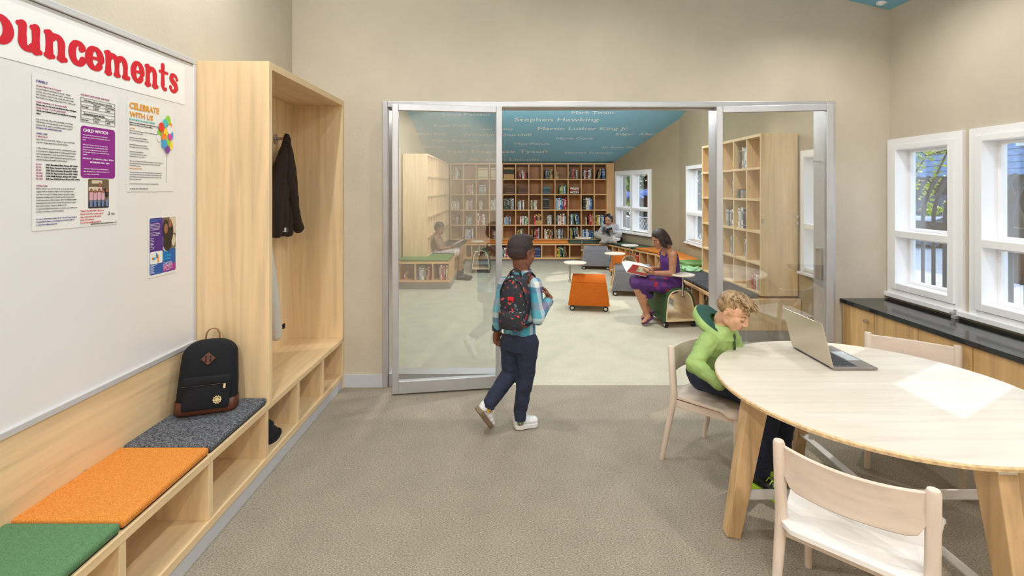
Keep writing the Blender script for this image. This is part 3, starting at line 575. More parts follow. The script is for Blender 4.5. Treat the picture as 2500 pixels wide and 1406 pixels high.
block(p3, 'Is the demands of work and family\nkeeping you from getting to the gym?\nWe have the space and programs for\nthe whole family with a caring staff\nand a welcoming community of all.\n\nCome in and see what we can offer\nfor everyone in your family. We have\nactivities and classes every day.\n\nSwim lessons\nYouth sports\nGroup fitness\nDay camp\nAfter school\nChild care\nTeen programs\nParent events', 1.385, 'white_ink', .0042, 2.282, .0069)
block(p3, 'To learn more please visit us at the\nbranch or call for an appointment and\ntour. We look forward to having you\nand your family join us this season.', 1.178 + .012, 'white_ink', .0042, 2.366, .0055)
block(p3, 'Sign up in the first two weeks and you\nwill not pay the joining fee. Bring in\nthis flyer with you when you come to\nregister at the front desk.', 1.172, 'white_ink', .0042, 2.368, .006)
block(p3, 'MEMBERSHIP INCLUDES\nIndoor pool\nFitness center\nGymnasium\nChild watch\nGroup classes\nSteam room\nSports leagues\nFree towel use', 1.188, 'white_ink', .0042, 2.282, .0048)
# ---------------------------------------------------------------- right-hand counter
XC, ZC = 2.585, .70
for i, (y1, y0) in enumerate(((3.79, 3.449), (3.449, 3.083), (3.083, 2.718), (2.718, 2.352), (2.352, 1.986), (1.986, 1.62))):
    cb = thing('base_cabinet', ('maple corner base cabinet with a chrome lock in its door, under the counter' if i == 0 else 'plain maple base cabinet %s under the black stone counter' % ['', 'next to the locked corner one', 'third from the corner', 'fourth from the corner', 'fifth from the corner', 'sixth from the corner'][i]), 'cabinet', (2.78, (y0 + y1) / 2, 0), group='base cabinets under the stone counter')
    boxpart('body', 'cabinet_wood', cb, (XC + .04, y0 + .001, .06, XR - .003, y1 - .001, ZC - .034), bevel=.001)
    boxpart('kick_plate', 'knit_black', cb, (XC + .09, y0 + .001, .0, XR - .003, y1 - .001, .06))
    dd = boxpart('door', 'cabinet_wood', cb, (XC + .018, y0 + .003, .065, XC + .04, y1 - .003, ZC - .036), bevel=.001)
    if i == 0:
        MB().lathe([(.011, 0), (.011, .018), (.014, .02), (.014, .028), (.008, .032)], (XC + .018, 3.515, ZC - .105), (-1, 0, 0), 16).build('lock', 'chrome', dd, smooth=40)
        MB().box(XC + .002, 3.511, ZC - .15, XC + .006, 3.519, ZC - .115).build('key', 'badge_metal', dd)
ct = thing('stone_counter', 'black polished stone counter with pale veins below the windows', 'counter', (2.78, 2.6, ZC - .032))
boxpart('slab', 'granite', ct, (XC, 1.6, ZC - .032, XR - .003, 3.79, ZC), bevel=.004)
b = MB(); b.bar((2.935, 3.185, ZC + .022), (2.935, 3.185, ZC + .06), .012, .02).bar((2.90, 3.185, ZC + .04), (2.945, 3.185, ZC + .04), .012, .012)
q = thing('window_catch', 'small pale metal stay standing on the counter between the two windows', 'stay', (2.93, 3.18, ZC)); b.build('arm', 'alu', q, bevel=.002); MB().box(2.918, 3.17, ZC, 2.95, 3.2, ZC + .024).build('foot', 'alu', q, bevel=.002)

# ---------------------------------------------------------------- round table
TC, TR, TZ = V((1.62, 2.174, 0)), .645, .67
mat('ply_edge', 'dab98c', .5, var=.12, scale=60); mat('bar_paint', 'dcd9d6', .4)
t = thing('round_table', 'round pale maple table on splayed timber legs', 'table', TC)
MB().lathe([(TR - .010, TZ - .021), (TR - .002, TZ - .017), (TR, TZ - .006), (TR - .004, TZ)], TC, n=96).build('tabletop', ['table_wood', 'ply_edge'], t, smooth=35); tt_ = bpy.data.objects['tabletop'].data
for p_ in tt_.polygons:
    if abs(p_.normal.z) < .6: p_.material_index = 1
for a, rr in ((180, .625), (90, .62), (0, .69), (-90, .63)):
    u = V((math.cos(math.radians(a)), math.sin(math.radians(a)), 0)); s_ = V((-u.y, u.x, 0)); c0 = TC + V((.03, -.004, 0)) if a in (90, -90) else TC
    MB().bar(c0 + u * rr, c0 + u * (rr - .115) + V((0, 0, TZ - .027)), .054, .062, .068, .098, side=s_).build('leg', 'leg_wood', t, bevel=.004)
    MB().bar(c0 + u * (rr - .18) + V((0, 0, TZ - .055)), c0 + u * (rr - .06) + V((0, 0, TZ - .055)), .064, .055, side=s_).build('bracket', 'white_paint', t, bevel=.002)
for a, b_ in ((TC + V((-.6, 0, .18)), TC + V((.66, 0, .18))), (TC + V((.03, .6, .172)), TC + V((.03, -.62, .172)))):
    MB().bar(a, b_, .012 if abs(a.x - b_.x) > .1 else .04, .042 if abs(a.x - b_.x) > .1 else .01).build('cross_bar', 'bar_paint', t, bevel=.002)

# ---------------------------------------------------------------- dining chairs (local: +y is the front)
def seat_grid(w0, w1, y0, y1, z, nx=12, ny=14):
    vs = []; fs = []
    for side in (0, 1):
        for j in range(ny + 1):
            for i in range(nx + 1):
                u, v = i / nx * 2 - 1, j / ny; x = u * (w0 + (w1 - w0) * v) / 2; y = y0 + (y1 - y0) * v
                k = max(0, abs(u) - .8) / .2; e = max(0, (v - .86)) / .14
                y -= .05 * k * k * (1 if v > .5 else -.6) * abs(v - .5) * 2
                zz = z - .044 * (1 - v) - .010 * (1 - u * u) * math.sin(PI * min(1, v * 1.1)) - .022 * e * e
                vs.append((x, y, zz - (.016 if side else 0)))
    n = (nx + 1) * (ny + 1); q = lambda j, i: j * (nx + 1) + i
    for j in range(ny):
        for i in range(nx): a = (q(j, i), q(j, i + 1), q(j + 1, i + 1), q(j + 1, i)); fs += [a, tuple(n + k for k in reversed(a))]
    for i in range(nx): fs += [(q(0, i + 1), q(0, i), n + q(0, i), n + q(0, i + 1)), (q(ny, i), q(ny, i + 1), n + q(ny, i + 1), n + q(ny, i))]
    for j in range(ny): fs += [(q(j, 0), q(j + 1, 0), n + q(j + 1, 0), n + q(j, 0)), (q(j + 1, nx), q(j, nx), n + q(j, nx), n + q(j + 1, nx))]
    return MB().add(vs, fs)
def chair(label, loc, rz, seat_mat):
    c = thing('dining_chair', label, 'chair', loc, rz, 'pale chairs around the round table')
    for s_ in (-1, 1):
        MB().tube([(s_ * .212, -.245, 0), (s_ * .207, -.205, .2), (s_ * .203, -.172, .37), (s_ * .203, -.172, .43), (s_ * .206, -.188, .655), (s_ * .206, -.1885, .664)], [.013, .016, .02, .02, .0195, .016], 16).build('rear_leg', 'birch_z', c, local=True, smooth=40)
        MB().tube([(s_ * .196, .205, 0), (s_ * .186, .185, .40)], [.013, .018], 16).build('front_leg', 'birch_z', c, local=True, smooth=40)
        MB().bar((s_ * .19, -.165, .345), (s_ * .186, .185, .382), .022, .04).build('side_rail', 'birch_y', c, local=True, bevel=.003)
    MB().bar((-.19, .185, .385), (.19, .185, .385), .022, .04).build('front_rail', 'birch_x', c, local=True, bevel=.003)
    MB().bar((-.2, -.168, .345), (.2, -.168, .345), .022, .036).build('rear_rail', 'birch_x', c, local=True, bevel=.003)
    seat_grid(.39, .455, -.225, .215, .43).build('seat', seat_mat, c, local=True, smooth=60)
    n = 18; vs = []; fs = []
    for i in range(n + 1):
        u = i / n * 2 - 1; x = u * .192; y = -.184 - .045 * (1 - u * u); e = max(0, abs(u) - .8) / .2; zb_, zt = .508 + .045 * e ** 2.2, .652 - .006 * (1 - u * u)
        for dy in (.008, -.008):
            vs += [(x, y + dy, zb_ + .0), (x, y - .0 + dy + .004, (zb_ + zt) / 2), (x, y - .004 + dy, zt)]
    for i in range(n):
        a, b_ = i * 6, i * 6 + 6
        fs += [(a, b_, b_ + 1, a + 1), (a + 1, b_ + 1, b_ + 2, a + 2), (a + 4, b_ + 4, b_ + 3, a + 3), (a + 5, b_ + 5, b_ + 4, a + 4), (a + 2, b_ + 2, b_ + 5, a + 5), (a + 3, b_ + 3, b_, a)]
    fs += [(0, 1, 4, 3), (1, 2, 5, 4)]; e = n * 6; fs += [(e + 3, e + 4, e + 1, e), (e + 4, e + 5, e + 2, e + 1)]
    fs = [tuple(reversed(f)) for f in fs]
    MB().add(vs, fs).build('backrest', 'birch_x', c, local=True, bevel=.004, smooth=45)
    return c
mat('seat_white', 'efeae6', .6)
chair('whitewashed chair with a white seat, turning its back to us at the round table', (1.23, 1.706, 0), math.radians(-43.1), 'seat_white')
chair('whitewashed chair that the boy in the green jacket sits on', (1.19, 2.71, 0), math.radians(-144.2), 'birch_y')
chair('empty whitewashed chair between the round table and the stone counter', (2.27, 2.73, 0), math.radians(141.5), 'seat_white')

# ---------------------------------------------------------------- laptop
mat('laptop_gold', 'c6bba9', .3, .85); mat('laptop_deck', '9b9794', .4, .7); mat('key_dark', '3b3d44', .5); mat('trackpad', 'c9d0d6', .3, .2); mat('screen_black', '0b0c0f', .4)
lp = thing('laptop', 'open champagne metal laptop on the round table', 'laptop', (1.68, 2.52, TZ))
x0, x1, y0, y1 = 1.573, 1.79, 2.349, 2.69
MB().prism([(x0, y0, TZ + .003), (x1, y0, TZ + .003), (x1, y1, TZ + .003), (x0, y1, TZ + .003)], (0, 0, .011)).build('base', 'laptop_deck', lp, bevel=.003)
MB().box(x1 - .075, y0 + .105, TZ + .0138, x1 - .012, y1 - .105, TZ + .0146).build('trackpad', 'trackpad', lp)
for r_ in range(6):
    for k in range(14):
        xx = x0 + .022 + r_ * .0185; yy = y0 + .02 + k * .0217
        if k == 0 and r_ == 0: kb = MB()
        kb.box(xx, yy, TZ + .0138, xx + .016, yy + .0185, TZ + .0152)
o = kb.build('keys', 'key_dark', lp); o['kind'] = 'stuff'
d_ = V((-.054, 0, .215)).normalized(); L = .222; nn = V((d_.z, 0, -d_.x))
a = V((x0 + .002, y0, TZ + .012)); MB().prism([a, a + V((0, y1 - y0, 0)), a + V((0, y1 - y0, 0)) + d_ * L, a + d_ * L], nn * -.006).build('lid', 'laptop_gold', lp, bevel=.0025)
MB().prism([a + V((0, .004, 0)) + d_ * .006, a + V((0, y1 - y0 - .004, 0)) + d_ * .006, a + V((0, y1 - y0 - .004, 0)) + d_ * (L - .004), a + V((0, .004, 0)) + d_ * (L - .004)], nn * .0008).build('screen', 'screen_black', lp)
MB().tube([(x0, y0 + .03, TZ + .011), (x0, y1 - .03, TZ + .011)], .005, 10).build('hinge', 'black_plastic', lp, smooth=40)
MB().lathe([(.006, 0), (.005, .0004)], a + V((0, (y1 - y0) / 2, 0)) + d_ * .115 + nn * -.006, nn * -1, 20).build('emblem', 'laptop_gold', lp)

# ---------------------------------------------------------------- black backpack (local: front is -y)
def outline(w0, w1, h, r, n=8):
    pts = [(-w0 / 2 + .02, 0), (w0 / 2 - .02, 0), (w0 / 2, .025)]
    for k in range(n + 1): t_ = PI / 2 * k / n; pts.append((w1 / 2 - r + r * math.cos(t_), h - r * .8 + r * .8 * math.sin(t_)))
    for k in range(n + 1): t_ = PI / 2 + PI / 2 * k / n; pts.append((-w1 / 2 + r + r * math.cos(t_), h - r * .8 + r * .8 * math.sin(t_)))
    return pts + [(-w0 / 2, .025)]
def puffy(pts, depth, bulge, n=5, y0=0.):
    """shell between back (y0+depth) and front (y0), with rounded edges"""
    mb = MB(); cx = sum(p[0] for p in pts) / len(pts); cz = sum(p[1] for p in pts) / len(pts); L = len(pts); rings = []
    for f_, yy in ((.86, depth), (.97, depth * .9), (1, depth * .6), (.99, depth * .3), (.93, depth * .08), (.84, 0), (.55, -bulge * .8), (.2, -bulge)): rings.append([(cx + (p[0] - cx) * f_, y0 + yy, cz + (p[1] - cz) * f_) for p in pts])
    vs = [v for r_ in rings for v in r_]; fs = [(i * L + k, i * L + (k + 1) % L, (i + 1) * L + (k + 1) % L, (i + 1) * L + k) for i in range(len(rings) - 1) for k in range(L)]
    fs += [tuple(range(L - 1, -1, -1)), tuple((len(rings) - 1) * L + k for k in range(L))]
    return mb.add(vs, [tuple(reversed(f)) for f in fs])
bp = thing('backpack', 'black backpack with brown leather bottom leaning on the wardrobe side', 'backpack', (-1.515, 2.40, .432), (math.radians(-11), math.radians(2), math.radians(23.5)))
puffy(outline(.285, .25, .36, .10), .12, .012).build('body', 'bag_black', bp, local=True, smooth=50, sub=1)
puffy([(x * 1.0, z * 1.0 - .002) for x, z in ((-.122, .003), (.122, .003), (.141, .02), (.1405, .074), (-.1405, .074), (-.141, .02))], .124, .014, y0=-.004).build('leather_bottom', 'bag_leather', bp, local=True, smooth=50)
puffy([(-.095, .03), (.10, .03), (.105, .05), (.105, .165), (.095, .178), (-.09, .178), (-.10, .165), (-.10, .05)], .03, .008, y0=-.042).build('front_pocket', 'bag_black', bp, local=True, smooth=50)
puffy([(-.10, .148), (.105, .148), (.108, .155), (.106, .182), (.095, .188), (-.09, .188), (-.102, .182), (-.103, .155)], .02, .004, y0=-.05).build('pocket_flap', 'bag_black', bp, local=True, smooth=50)
MB().tube([(-.1, -.05, .147), (.106, -.05, .147)], .002, 6).build('zip', 'black_plastic', bp, local=True)
zp = MB().box(.078, -.057, .125, .088, -.053, .147).build('zip_pull', 'badge_metal', bp, local=True, bevel=.001)
dm = MB().prism([(.0, -.013, .236), (.033, -.013, .268), (.0, -.013, .30), (-.033, -.013, .268)], (0, -.004, 0)).build('leather_patch', 'bag_leather', bp, local=True, bevel=.0015)
b = MB()
for x in (-.010, .010): b.box(x - .0022, -.019, .256, x + .0022, -.0165, .279).box(x - .0055, -.019, .254, x + .0055, -.0165, .257).box(x - .0055, -.019, .278, x + .0055, -.0165, .281)
b.build('lettering', 'knit_black', dm, local=True)
ro = random.Random(5); pts = []
for k in range(20): a = 2 * PI * k / 20; rr = .0165 if k % 2 else .0205; pts.append((.055 + rr * math.cos(a), -.055, .075 + rr * math.sin(a)))
pn = MB().prism(pts, (0, -.004, 0)).build('pin_badge', 'badge_metal', bp, local=True, bevel=.001)
MB().tube([(.055 + .011 * math.cos(t_), -.0595, .077 + .011 * math.sin(t_)) for t_ in [PI * k / 10 for k in range(11)]], .0016, 6).tube([(.044, -.0595, .07), (.055, -.0595, .064), (.066, -.0595, .07)], .0016, 6).build('pin_motif', 'bag_leather', pn, local=True)
hp_ = [(-.032 + .0, .09, .345), (-.03, .088, .385), (-.018, .086, .405), (.0, .085, .41), (.018, .086, .405), (.03, .088, .385), (.032, .09, .345)]
b = MB()
for i in range(len(hp_) - 1): b.bar(hp_[i], hp_[i + 1], .026, .005, side=(0, 1, 0))
b.build('handle', 'strap_tan', bp, local=True, bevel=.001)
# ---------------------------------------------------------------- library: benches, shelves, stools
def inset(poly, k): 
    c = sum((V(p).to_3d() for p in poly), V()) / len(poly); return [tuple((V(p).to_3d() - c) * k + c)[:2] for p in poly]
def prism_xy(poly, z0, z1): return MB().prism([(p[0], p[1], z0) for p in poly], (0, 0, z1 - z0))
BZ0, BZ1 = .112, .43
def bench_poly(label, poly, n, depth=.32, ax='x', group='wooden book benches around the library', pos=None, w_='oak'):
    """poly[0]->poly[1] is the open front edge"""
    p0, p1 = V(poly[0]).to_3d(), V(poly[1]).to_3d(); c = sum((V(p).to_3d() for p in poly), V()) / len(poly)
    u = (p1 - p0).normalized(); nrm = V((-u.y, u.x, 0)); nrm = nrm if nrm.dot(c - p0) > 0 else -nrm; L = (p1 - p0).length
    b = thing('book_bench', label, 'bench', (c.x, c.y, 0), group=group)
    prism_xy(poly, BZ1 - .03, BZ1).build('seat_board', 'oak_' + ax, b, bevel=.002); prism_xy(poly, BZ0, BZ0 + .03).build('base_board', 'oak_' + ax, b, bevel=.002)
    q = [V(p).to_3d() for p in poly]; q[0] += nrm * .06; q[1] += nrm * .06
    prism_xy([tuple(v)[:2] for v in q], 0, BZ0).build('plinth', 'plinth', b)
    a0, a1 = p0 + nrm * depth, p1 + nrm * depth
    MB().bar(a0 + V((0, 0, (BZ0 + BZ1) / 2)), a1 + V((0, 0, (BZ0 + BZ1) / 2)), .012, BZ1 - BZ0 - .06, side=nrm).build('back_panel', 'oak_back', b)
    for s_ in (pos or [L * k / n for k in range(n + 1)]):
        s_ = min(max(s_, .012), L - .012); a = p0 + u * s_ + nrm * .004; e = a + nrm * depth
        z = (BZ0 + BZ1) / 2
        MB().bar(V((a.x, a.y, z)), V((e.x, e.y, z)), .022, BZ1 - BZ0 - .06).build('divider', 'oak_z', b)
    return b, p0, u, nrm
PB = bench_poly('long straight book bench below the tall back bookcase', [(-.93, 10.0), (1.98, 10.0), (2.26, 10.48), (2.16, 10.79), (-.93, 10.79)], 10, pos=[0] + [.138 + .29 * k for k in range(10)] + [2.91])
PA = bench_poly('slanting book bench under the double window of the library', [(1.98, 10.0), (2.53, 8.41), (2.96, 8.50), (2.27, 10.46)], 7, ax='y')
PN = bench_poly('shallow straight book bench with orange and green cushions below the single library window', [(2.53, 8.41), (2.53, 6.97), (2.97, 6.97), (2.97, 8.49)], 6, ax='y')
PD = bench_poly('deep book bench with dark grey cushions carrying the pale bookcase by the doorway', [(2.137, 6.965), (2.137, 4.95), (2.97, 4.95), (2.97, 6.965)], 8, ax='y')
boxpart('end_panel', 'maple_z', PD[0], (2.14, 4.93, BZ0, 2.97, 4.95, BZ1)); boxpart('end_kick', 'plinth', PD[0], (2.2, 4.935, 0, 2.97, 4.95, BZ0))
PL = bench_poly('book bench along the library side wall behind the glass door leaf', [(-.93, 8.12), (-.93, 9.99), (-1.745, 9.99), (-1.745, 8.12)], 6, ax='y')
PE = bench_poly('short book bench with a green cushion and open cubbies facing the glass door leaf', [(-1.745, 7.5), (-.93, 7.5), (-.93, 8.11), (-1.745, 8.11)], 3)
boxpart('end_panel', 'oak_z', PE[0], (-.945, 7.505, BZ0, -.925, 8.1, BZ1), bevel=.002)
def cushion(label, poly, m, z=BZ1, h=.045, cat='cushion'):
    c = sum((V(p).to_3d() for p in poly), V()) / len(poly); q = thing('bench_cushion', label, cat, (c.x, c.y, z), group='cushions on the library benches')
    prism_xy(inset(poly, .994), z + .004, z + h).build('pad', m, q, bevel=.014, seg=3, smooth=50); prism_xy(inset(poly, .96), z, z + .005).build('underside', 'knit_black', q)
cushion('long orange cushion on the back bench below the tall bookcase', [(-.9, 10.02), (1.225, 10.02), (1.225, 10.46), (-.9, 10.46)], 'vinyl_orange')
cushion('dark green cushion bending round the bench corner under the cross-legged reader', [(1.235, 10.02), (1.99, 10.02), (2.325, 9.03), (2.74, 9.13), (2.24, 10.45), (1.235, 10.45)], 'vinyl_green')
cushion('orange cushion filling the bench corner behind the woman in purple', [(2.335, 9.0), (2.55, 8.415), (2.55, 7.45), (2.95, 7.45), (2.95, 8.47), (2.755, 9.08)], 'vinyl_orange')
cushion('leaf green cushion on the shallow bench beside the orange corner cushion', [(2.55, 7.435), (2.55, 6.985), (2.95, 6.985), (2.95, 7.435)], 'vinyl_leaf')
cushion('leaf green cushion with a crumpled cloth, at the far end of the deep bench', [(2.16, 6.95), (2.16, 6.385), (2.57, 6.385), (2.57, 6.95)], 'vinyl_leaf')
cushion('dark grey cushion on the deep bench next to the leaf green one', [(2.16, 6.375), (2.16, 5.70), (2.565, 5.70), (2.565, 6.375)], 'vinyl_charcoal')
cushion('dark grey cushion on the deep bench nearest to the doorway', [(2.16, 5.69), (2.16, 4.97), (2.565, 4.97), (2.565, 5.69)], 'vinyl_charcoal')
cushion('green cushion on the short bench seen through the glass door leaf', [(-1.73, 7.52), (-.95, 7.52), (-.95, 8.1), (-1.73, 8.1)], 'vinyl_leaf')
cushion('charcoal cushion on the bench under the reading child', [(-.95, 8.13), (-.95, 9.96), (-1.32, 9.96), (-1.32, 8.13)], 'vinyl_charcoal')
# bookcases (local: x along, front at y=0, facing -y, back at +depth)
SZ = (.455, .776, 1.105, 1.443, 1.7725, 2.13)
def bookcase(label, loc, rz, L, n, depth, m, end_panel=None):
    b = thing('bookcase', label, 'bookcase', loc, rz, 'tall open bookcases of the library')
    D = lambda nm, d_, mm: boxpart(nm, mm, b, d_, local=True, bevel=.002)
    D('side_panel', (0, 0, SZ[0], .022, depth, SZ[-1]), m + '_z'); D('side_panel', (L - .022, 0, SZ[0], L, depth, SZ[-1]), m + '_z')
    D('top_panel', (0.022, 0, SZ[-1] - .03, L - .022, depth, SZ[-1]), m + '_x'); D('bottom_panel', (0.022, 0, SZ[0] - .0, L - .022, depth, SZ[0] + .024), m + '_x')
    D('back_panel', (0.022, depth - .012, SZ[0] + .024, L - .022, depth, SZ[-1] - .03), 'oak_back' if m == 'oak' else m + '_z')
    for z in SZ[1:-1]: D('shelf', (.022, .001, z - .012, L - .022, depth - .012, z + .012), m + '_x')
    for k in range(1, n): D('divider', (L * k / n - .011, .003, SZ[0] + .024, L * k / n + .011, depth - .012, SZ[-1] - .03), m + '_z')
    return b
bk = bookcase('tall wide timber bookcase filling the far library wall', (-1.30, 10.5, 0), 0, 3.42, 12, .29, 'oak')
boxpart('filler_panel', 'oak_z', bk, (2.12, 10.5, SZ[0], 2.262, 10.52, SZ[-1]))
bl = bookcase('tall bare pale bookcase on the side wall, seen through the glass door leaf', (-1.325, 7.78, 0), PI / 2, 2.7, 9, .40, 'maple')
br = bookcase('tall pale bookcase standing on the deep bench behind the laptop glass leaf', (2.58, 6.5, 0), -PI / 2, 1.53, 5, .38, 'maple')

for dz in (1.272, 1.205): MB().lathe([(.016, 0), (.016, .008), (.02, .012), (.02, .02), (.012, .026)], (2.945, 4.97, dz), (0, -1, 0), 18).build('knob', 'chrome', br, smooth=40)
MB().box(2.585, 4.962, 1.20, 2.612, 4.97, 1.25).build('latch', 'chrome', br, bevel=.002)
# books -------------------------------------------------------------
BC = dict(K=('black', '191a1e', '8d8a84'), N=('navy', '25345c', '9aa3b5'), B=('blue', '2a62a8', 'c9d6e2'), T=('teal', '24505a', 'a9b9b4'), G=('green', '3d7a4b', 'd6dcc0'), Y=('yellow', 'c9a83c', '4a3a1c'), R=('red', 'b5262c', 'e8d6d0'), D=('dark red', '6e1c22', 'b09078'),
          W=('white', 'e3e1dc', '4e5a66'), C=('cream', 'dccfae', '6a5a40'), A=('tan', 'c49c5e', '2a2420'), O=('orange', 'd0682a', 'efd9b0'), S=('grey', '8b9096', 'dddcd8'), L=('light blue', '7fb0d4', 'f0f0f0'), P=('brown', '5a3424', 'a07c58'), F=('dark green', '1f3a2e', '9c9468'))
BM = {}
mat('page_edges', 'e6dfcd', .9)
for k, (nm, c1, c2) in BC.items():
    mat('cover_' + nm.replace(' ', '_'), c1, .5); mat('spine_' + nm.replace(' ', '_'), c2, .5)
    for v in range(3):
        b = MB().box(-.5, 0, 0, -.42, 1, 1).box(.42, 0, 0, .5, 1, 1).box(-.42, 0, 0, .42, .03, 1).box(-.42, .03, .015, .42, .97, .985, 1)
        if k == 'A' and v == 0: b.box(-.5, -.008, .42, .5, .01, .84, 2)
        elif v == 0: b.box(-.5, -.006, .80, .5, .01, .86, 2).box(-.5, -.006, .14, .5, .01, .18, 2)
        elif v == 1: b.box(-.3, -.006, .38, .3, .01, .82, 2).box(-.5, -.006, .10, .5, .01, .15, 2)
        else: b.box(-.5, -.006, .86, .5, .01, .92, 2).box(-.18, -.006, .3, .18, .01, .74, 2)
        BM[k, v] = b.mesh('book', ['cover_' + nm.replace(' ', '_'), 'page_edges', 'spine_' + nm.replace(' ', '_')])
ORD = ['first', 'second', 'third', 'fourth', 'fifth', 'sixth', 'seventh', 'eighth', 'ninth', 'tenth', 'eleventh', 'twelfth']
rb = random.Random(11)
def row_of_books(o, u, back, spec, w, h, where, group, d=.2, x0=.01, lean=0., var=.12, fixed=None, gap=.0):
    """o: near-bottom corner of the cell on its front plane; u: along the shelf as seen; back: into the shelf"""
    o, u, back = V(o), V(u).normalized(), V(back).normalized(); rz = math.atan2(u.y, u.x); x = x0; seen = {}
    nl = 3 if lean else 0
    for i, ch in enumerate(spec):
        if ch == ' ': x += w * 1.2; continue
        ww = w * (1 + (rb.random() - .5) * (.5 if fixed is None else .05)); hh = h * (1 + (rb.random() - .6) * 2 * (var if fixed is None else .01)); v = fixed if fixed is not None else rb.randrange(3)
        b = bpy.data.objects.new('book', BM[ch, v]); COL.objects.link(b)
        ln = lean if (lean < 0 and i >= len(spec) - nl) or (lean > 0 and i < nl) else 0.
        if lean < 0 and i == len(spec) - nl: x += hh * math.sin(-lean)
        if lean > 0 and i == nl: x += hh * math.sin(lean) * .95
        x += ww / 2 / math.cos(ln)
        b.location = o + u * x + back * (.03 + rb.random() * .012) + V((0, 0, .0015 + abs(math.sin(ln)) * ww * .5)); b.rotation_mode = 'ZXY'; b.rotation_euler = (0, ln, rz)
        b.scale = (ww - .0012, d * (.9 + .15 * rb.random()), hh); x += ww / 2 / math.cos(ln) + gap
        nm = BC[ch][0]; seen[nm] = seen.get(nm, 0) + 1; tot = sum(1 for c in spec if c != ' ' and BC[c][0] == nm)
        which = ('only %s book' % nm) if tot == 1 else '%s %s book' % (ORD[seen[nm] - 1], nm)
        tag(b, which + ' ' + where, 'book', group)
    if x > .268: print('OVERFLOW', round(x, 3), spec, where)
ROWN = ['top row', 'second row', 'third row', 'fourth row', 'lowest row']
CW = 3.42 / 12
def cell(r, i, spec, w=.031, h=.2, x0=.015, **k):
    col = 12 - i
    row_of_books((-1.30 + CW * i + .011, 10.5, SZ[4 - r] + (.024 if r == 4 else .012)), (1, 0, 0), (0, 1, 0), spec, w, h, 'in the %s, %s column from the window, back bookcase' % (ROWN[r], ORD[col - 1]), 'books in the tall back bookcase', x0=x0, **k)
cell(0, 4, 'AAAAAAA', .032, .245, fixed=0); cell(0, 5, 'DRWRD', .030, .175, .06, lean=-.12); cell(0, 7, 'TTFFAA', .028, .205, .07, var=.03); cell(0, 8, 'CAAP', .022, .16); cell(0, 9, 'KPDRKS', .030, .215)
cell(0, 10, 'KWRKWS', .034, .215); cell(0, 11, 'KYNBT', .03, .225, .05, lean=.2)
cell(1, 4, 'PPPPPPP', .029, .185, .05, fixed=0); cell(1, 5, 'PPPPPPP', .029, .185, .055, fixed=0); cell(1, 7, 'TTTTT', .030, .16, fixed=0); cell(1, 8, 'GGYBLG', .026, .19, .09)
cell(2, 4, 'FTFKSS', .036, .245, var=.03); cell(2, 5, 'KSWKW', .030, .19); cell(2, 6, 'FCKCCW', .025, .2, var=.03); cell(2, 7, 'KKKK', .033, .265, fixed=0); cell(2, 8, 'LLWBNRR', .034, .24, var=.2); cell(2, 10, 'KKCWLB', .036, .24, .03, var=.16)
cell(3, 4, 'SLSSNS', .025, .175); cell(3, 5, 'WRWGWG', .027, .18, .08, var=.04); cell(3, 6, 'RAAAA', .032, .22, .1, var=.08); cell(3, 7, 'SWSWK', .027, .2, .1, var=.06); cell(3, 8, 'KWCWRWS', .029, .21, var=.18); cell(3, 9, 'KWTGBK', .031, .235, lean=-.2, var=.06); cell(3, 10, 'C DRRA', .028, .2, .09, var=.25); cell(3, 11, 'AYWTWB', .030, .2, var=.05)
cell(4, 5, 'KYKCYK', .026, .21, var=.08); cell(4, 6, 'A DDRS', .026, .215, .05, var=.2); cell(4, 7, 'CWAPAK', .03, .19, .045); cell(4, 8, 'SKWSKSK', .025, .2, var=.1); cell(4, 9, 'KYFTKC', .032, .24, lean=-.16); cell(4, 10, 'LBWBNB', .036, .22, var=.25); cell(4, 11, 'KP', .03, .2, .02)
cell(0, 0, 'KAKWSK', .03, .22); cell(0, 2, 'CCCCCC', .036, .24, .02, fixed=0); cell(0, 3, 'CCCCCC', .036, .24, .02, fixed=0); cell(1, 1, 'CRWRW', .026, .2, .07); cell(1, 2, 'SSSSS', .03, .2, .05, fixed=2)
cell(2, 0, 'WSCSW', .032, .2); cell(2, 1, 'ACSRS', .033, .2); cell(2, 2, 'PSCSP', .028, .2, .02); cell(2, 3, 'WSWSWK', .032, .22); cell(3, 0, 'DDSP', .03, .19, .06); cell(3, 1, 'SSLS', .03, .17, .05); cell(3, 2, 'WRRWW', .032, .22, .01); cell(3, 3, 'SSWW', .03, .2, .12); cell(4, 1, 'WSLWNW', .03, .22, .03); cell(4, 3, 'PDSPKR', .03, .2, .03)
# flat pile of books in the second row
o_ = V((-1.30 + CW * 9 + .14, 10.53, SZ[3] + .012)); z = 0
for i, (ch, L_, t_) in enumerate((('K', .20, .022), ('W', .19, .03), ('D', .2, .028), ('R', .18, .026), ('W', .19, .03))):
    b = bpy.data.objects.new('book', BM[ch, 2]); COL.objects.link(b); b.rotation_mode = 'XYZ'; b.rotation_euler = (0, PI / 2, 0); b.location = o_ + V((-L_ / 2 + rb.random() * .01, 0, z + t_ / 2)); b.scale = (t_, .2, L_); z += t_ + .001
    tag(b, '%s book lying flat, %s from the bottom of the pile in the back bookcase' % (BC[ch][0], ORD[i]), 'book', 'books in the tall back bookcase')
def bench_row(pb, k, n, spec, where, w=.03, h=.2, x0=.02, rev=False, **kw):
    b, p0, u, nrm = pb; L = 0
    poly_len = n[1]; s_ = poly_len * k / n[0]; o = p0 + u * s_ + u * .012
    uu = u
    if u.cross(nrm).z < 0: uu = -u; o = p0 + u * (poly_len * (k + 1) / n[0] - .012)
    row_of_books((o.x, o.y, BZ0 + .03), uu, nrm, spec, w, h, where, 'books in the library benches', x0=x0, **kw)
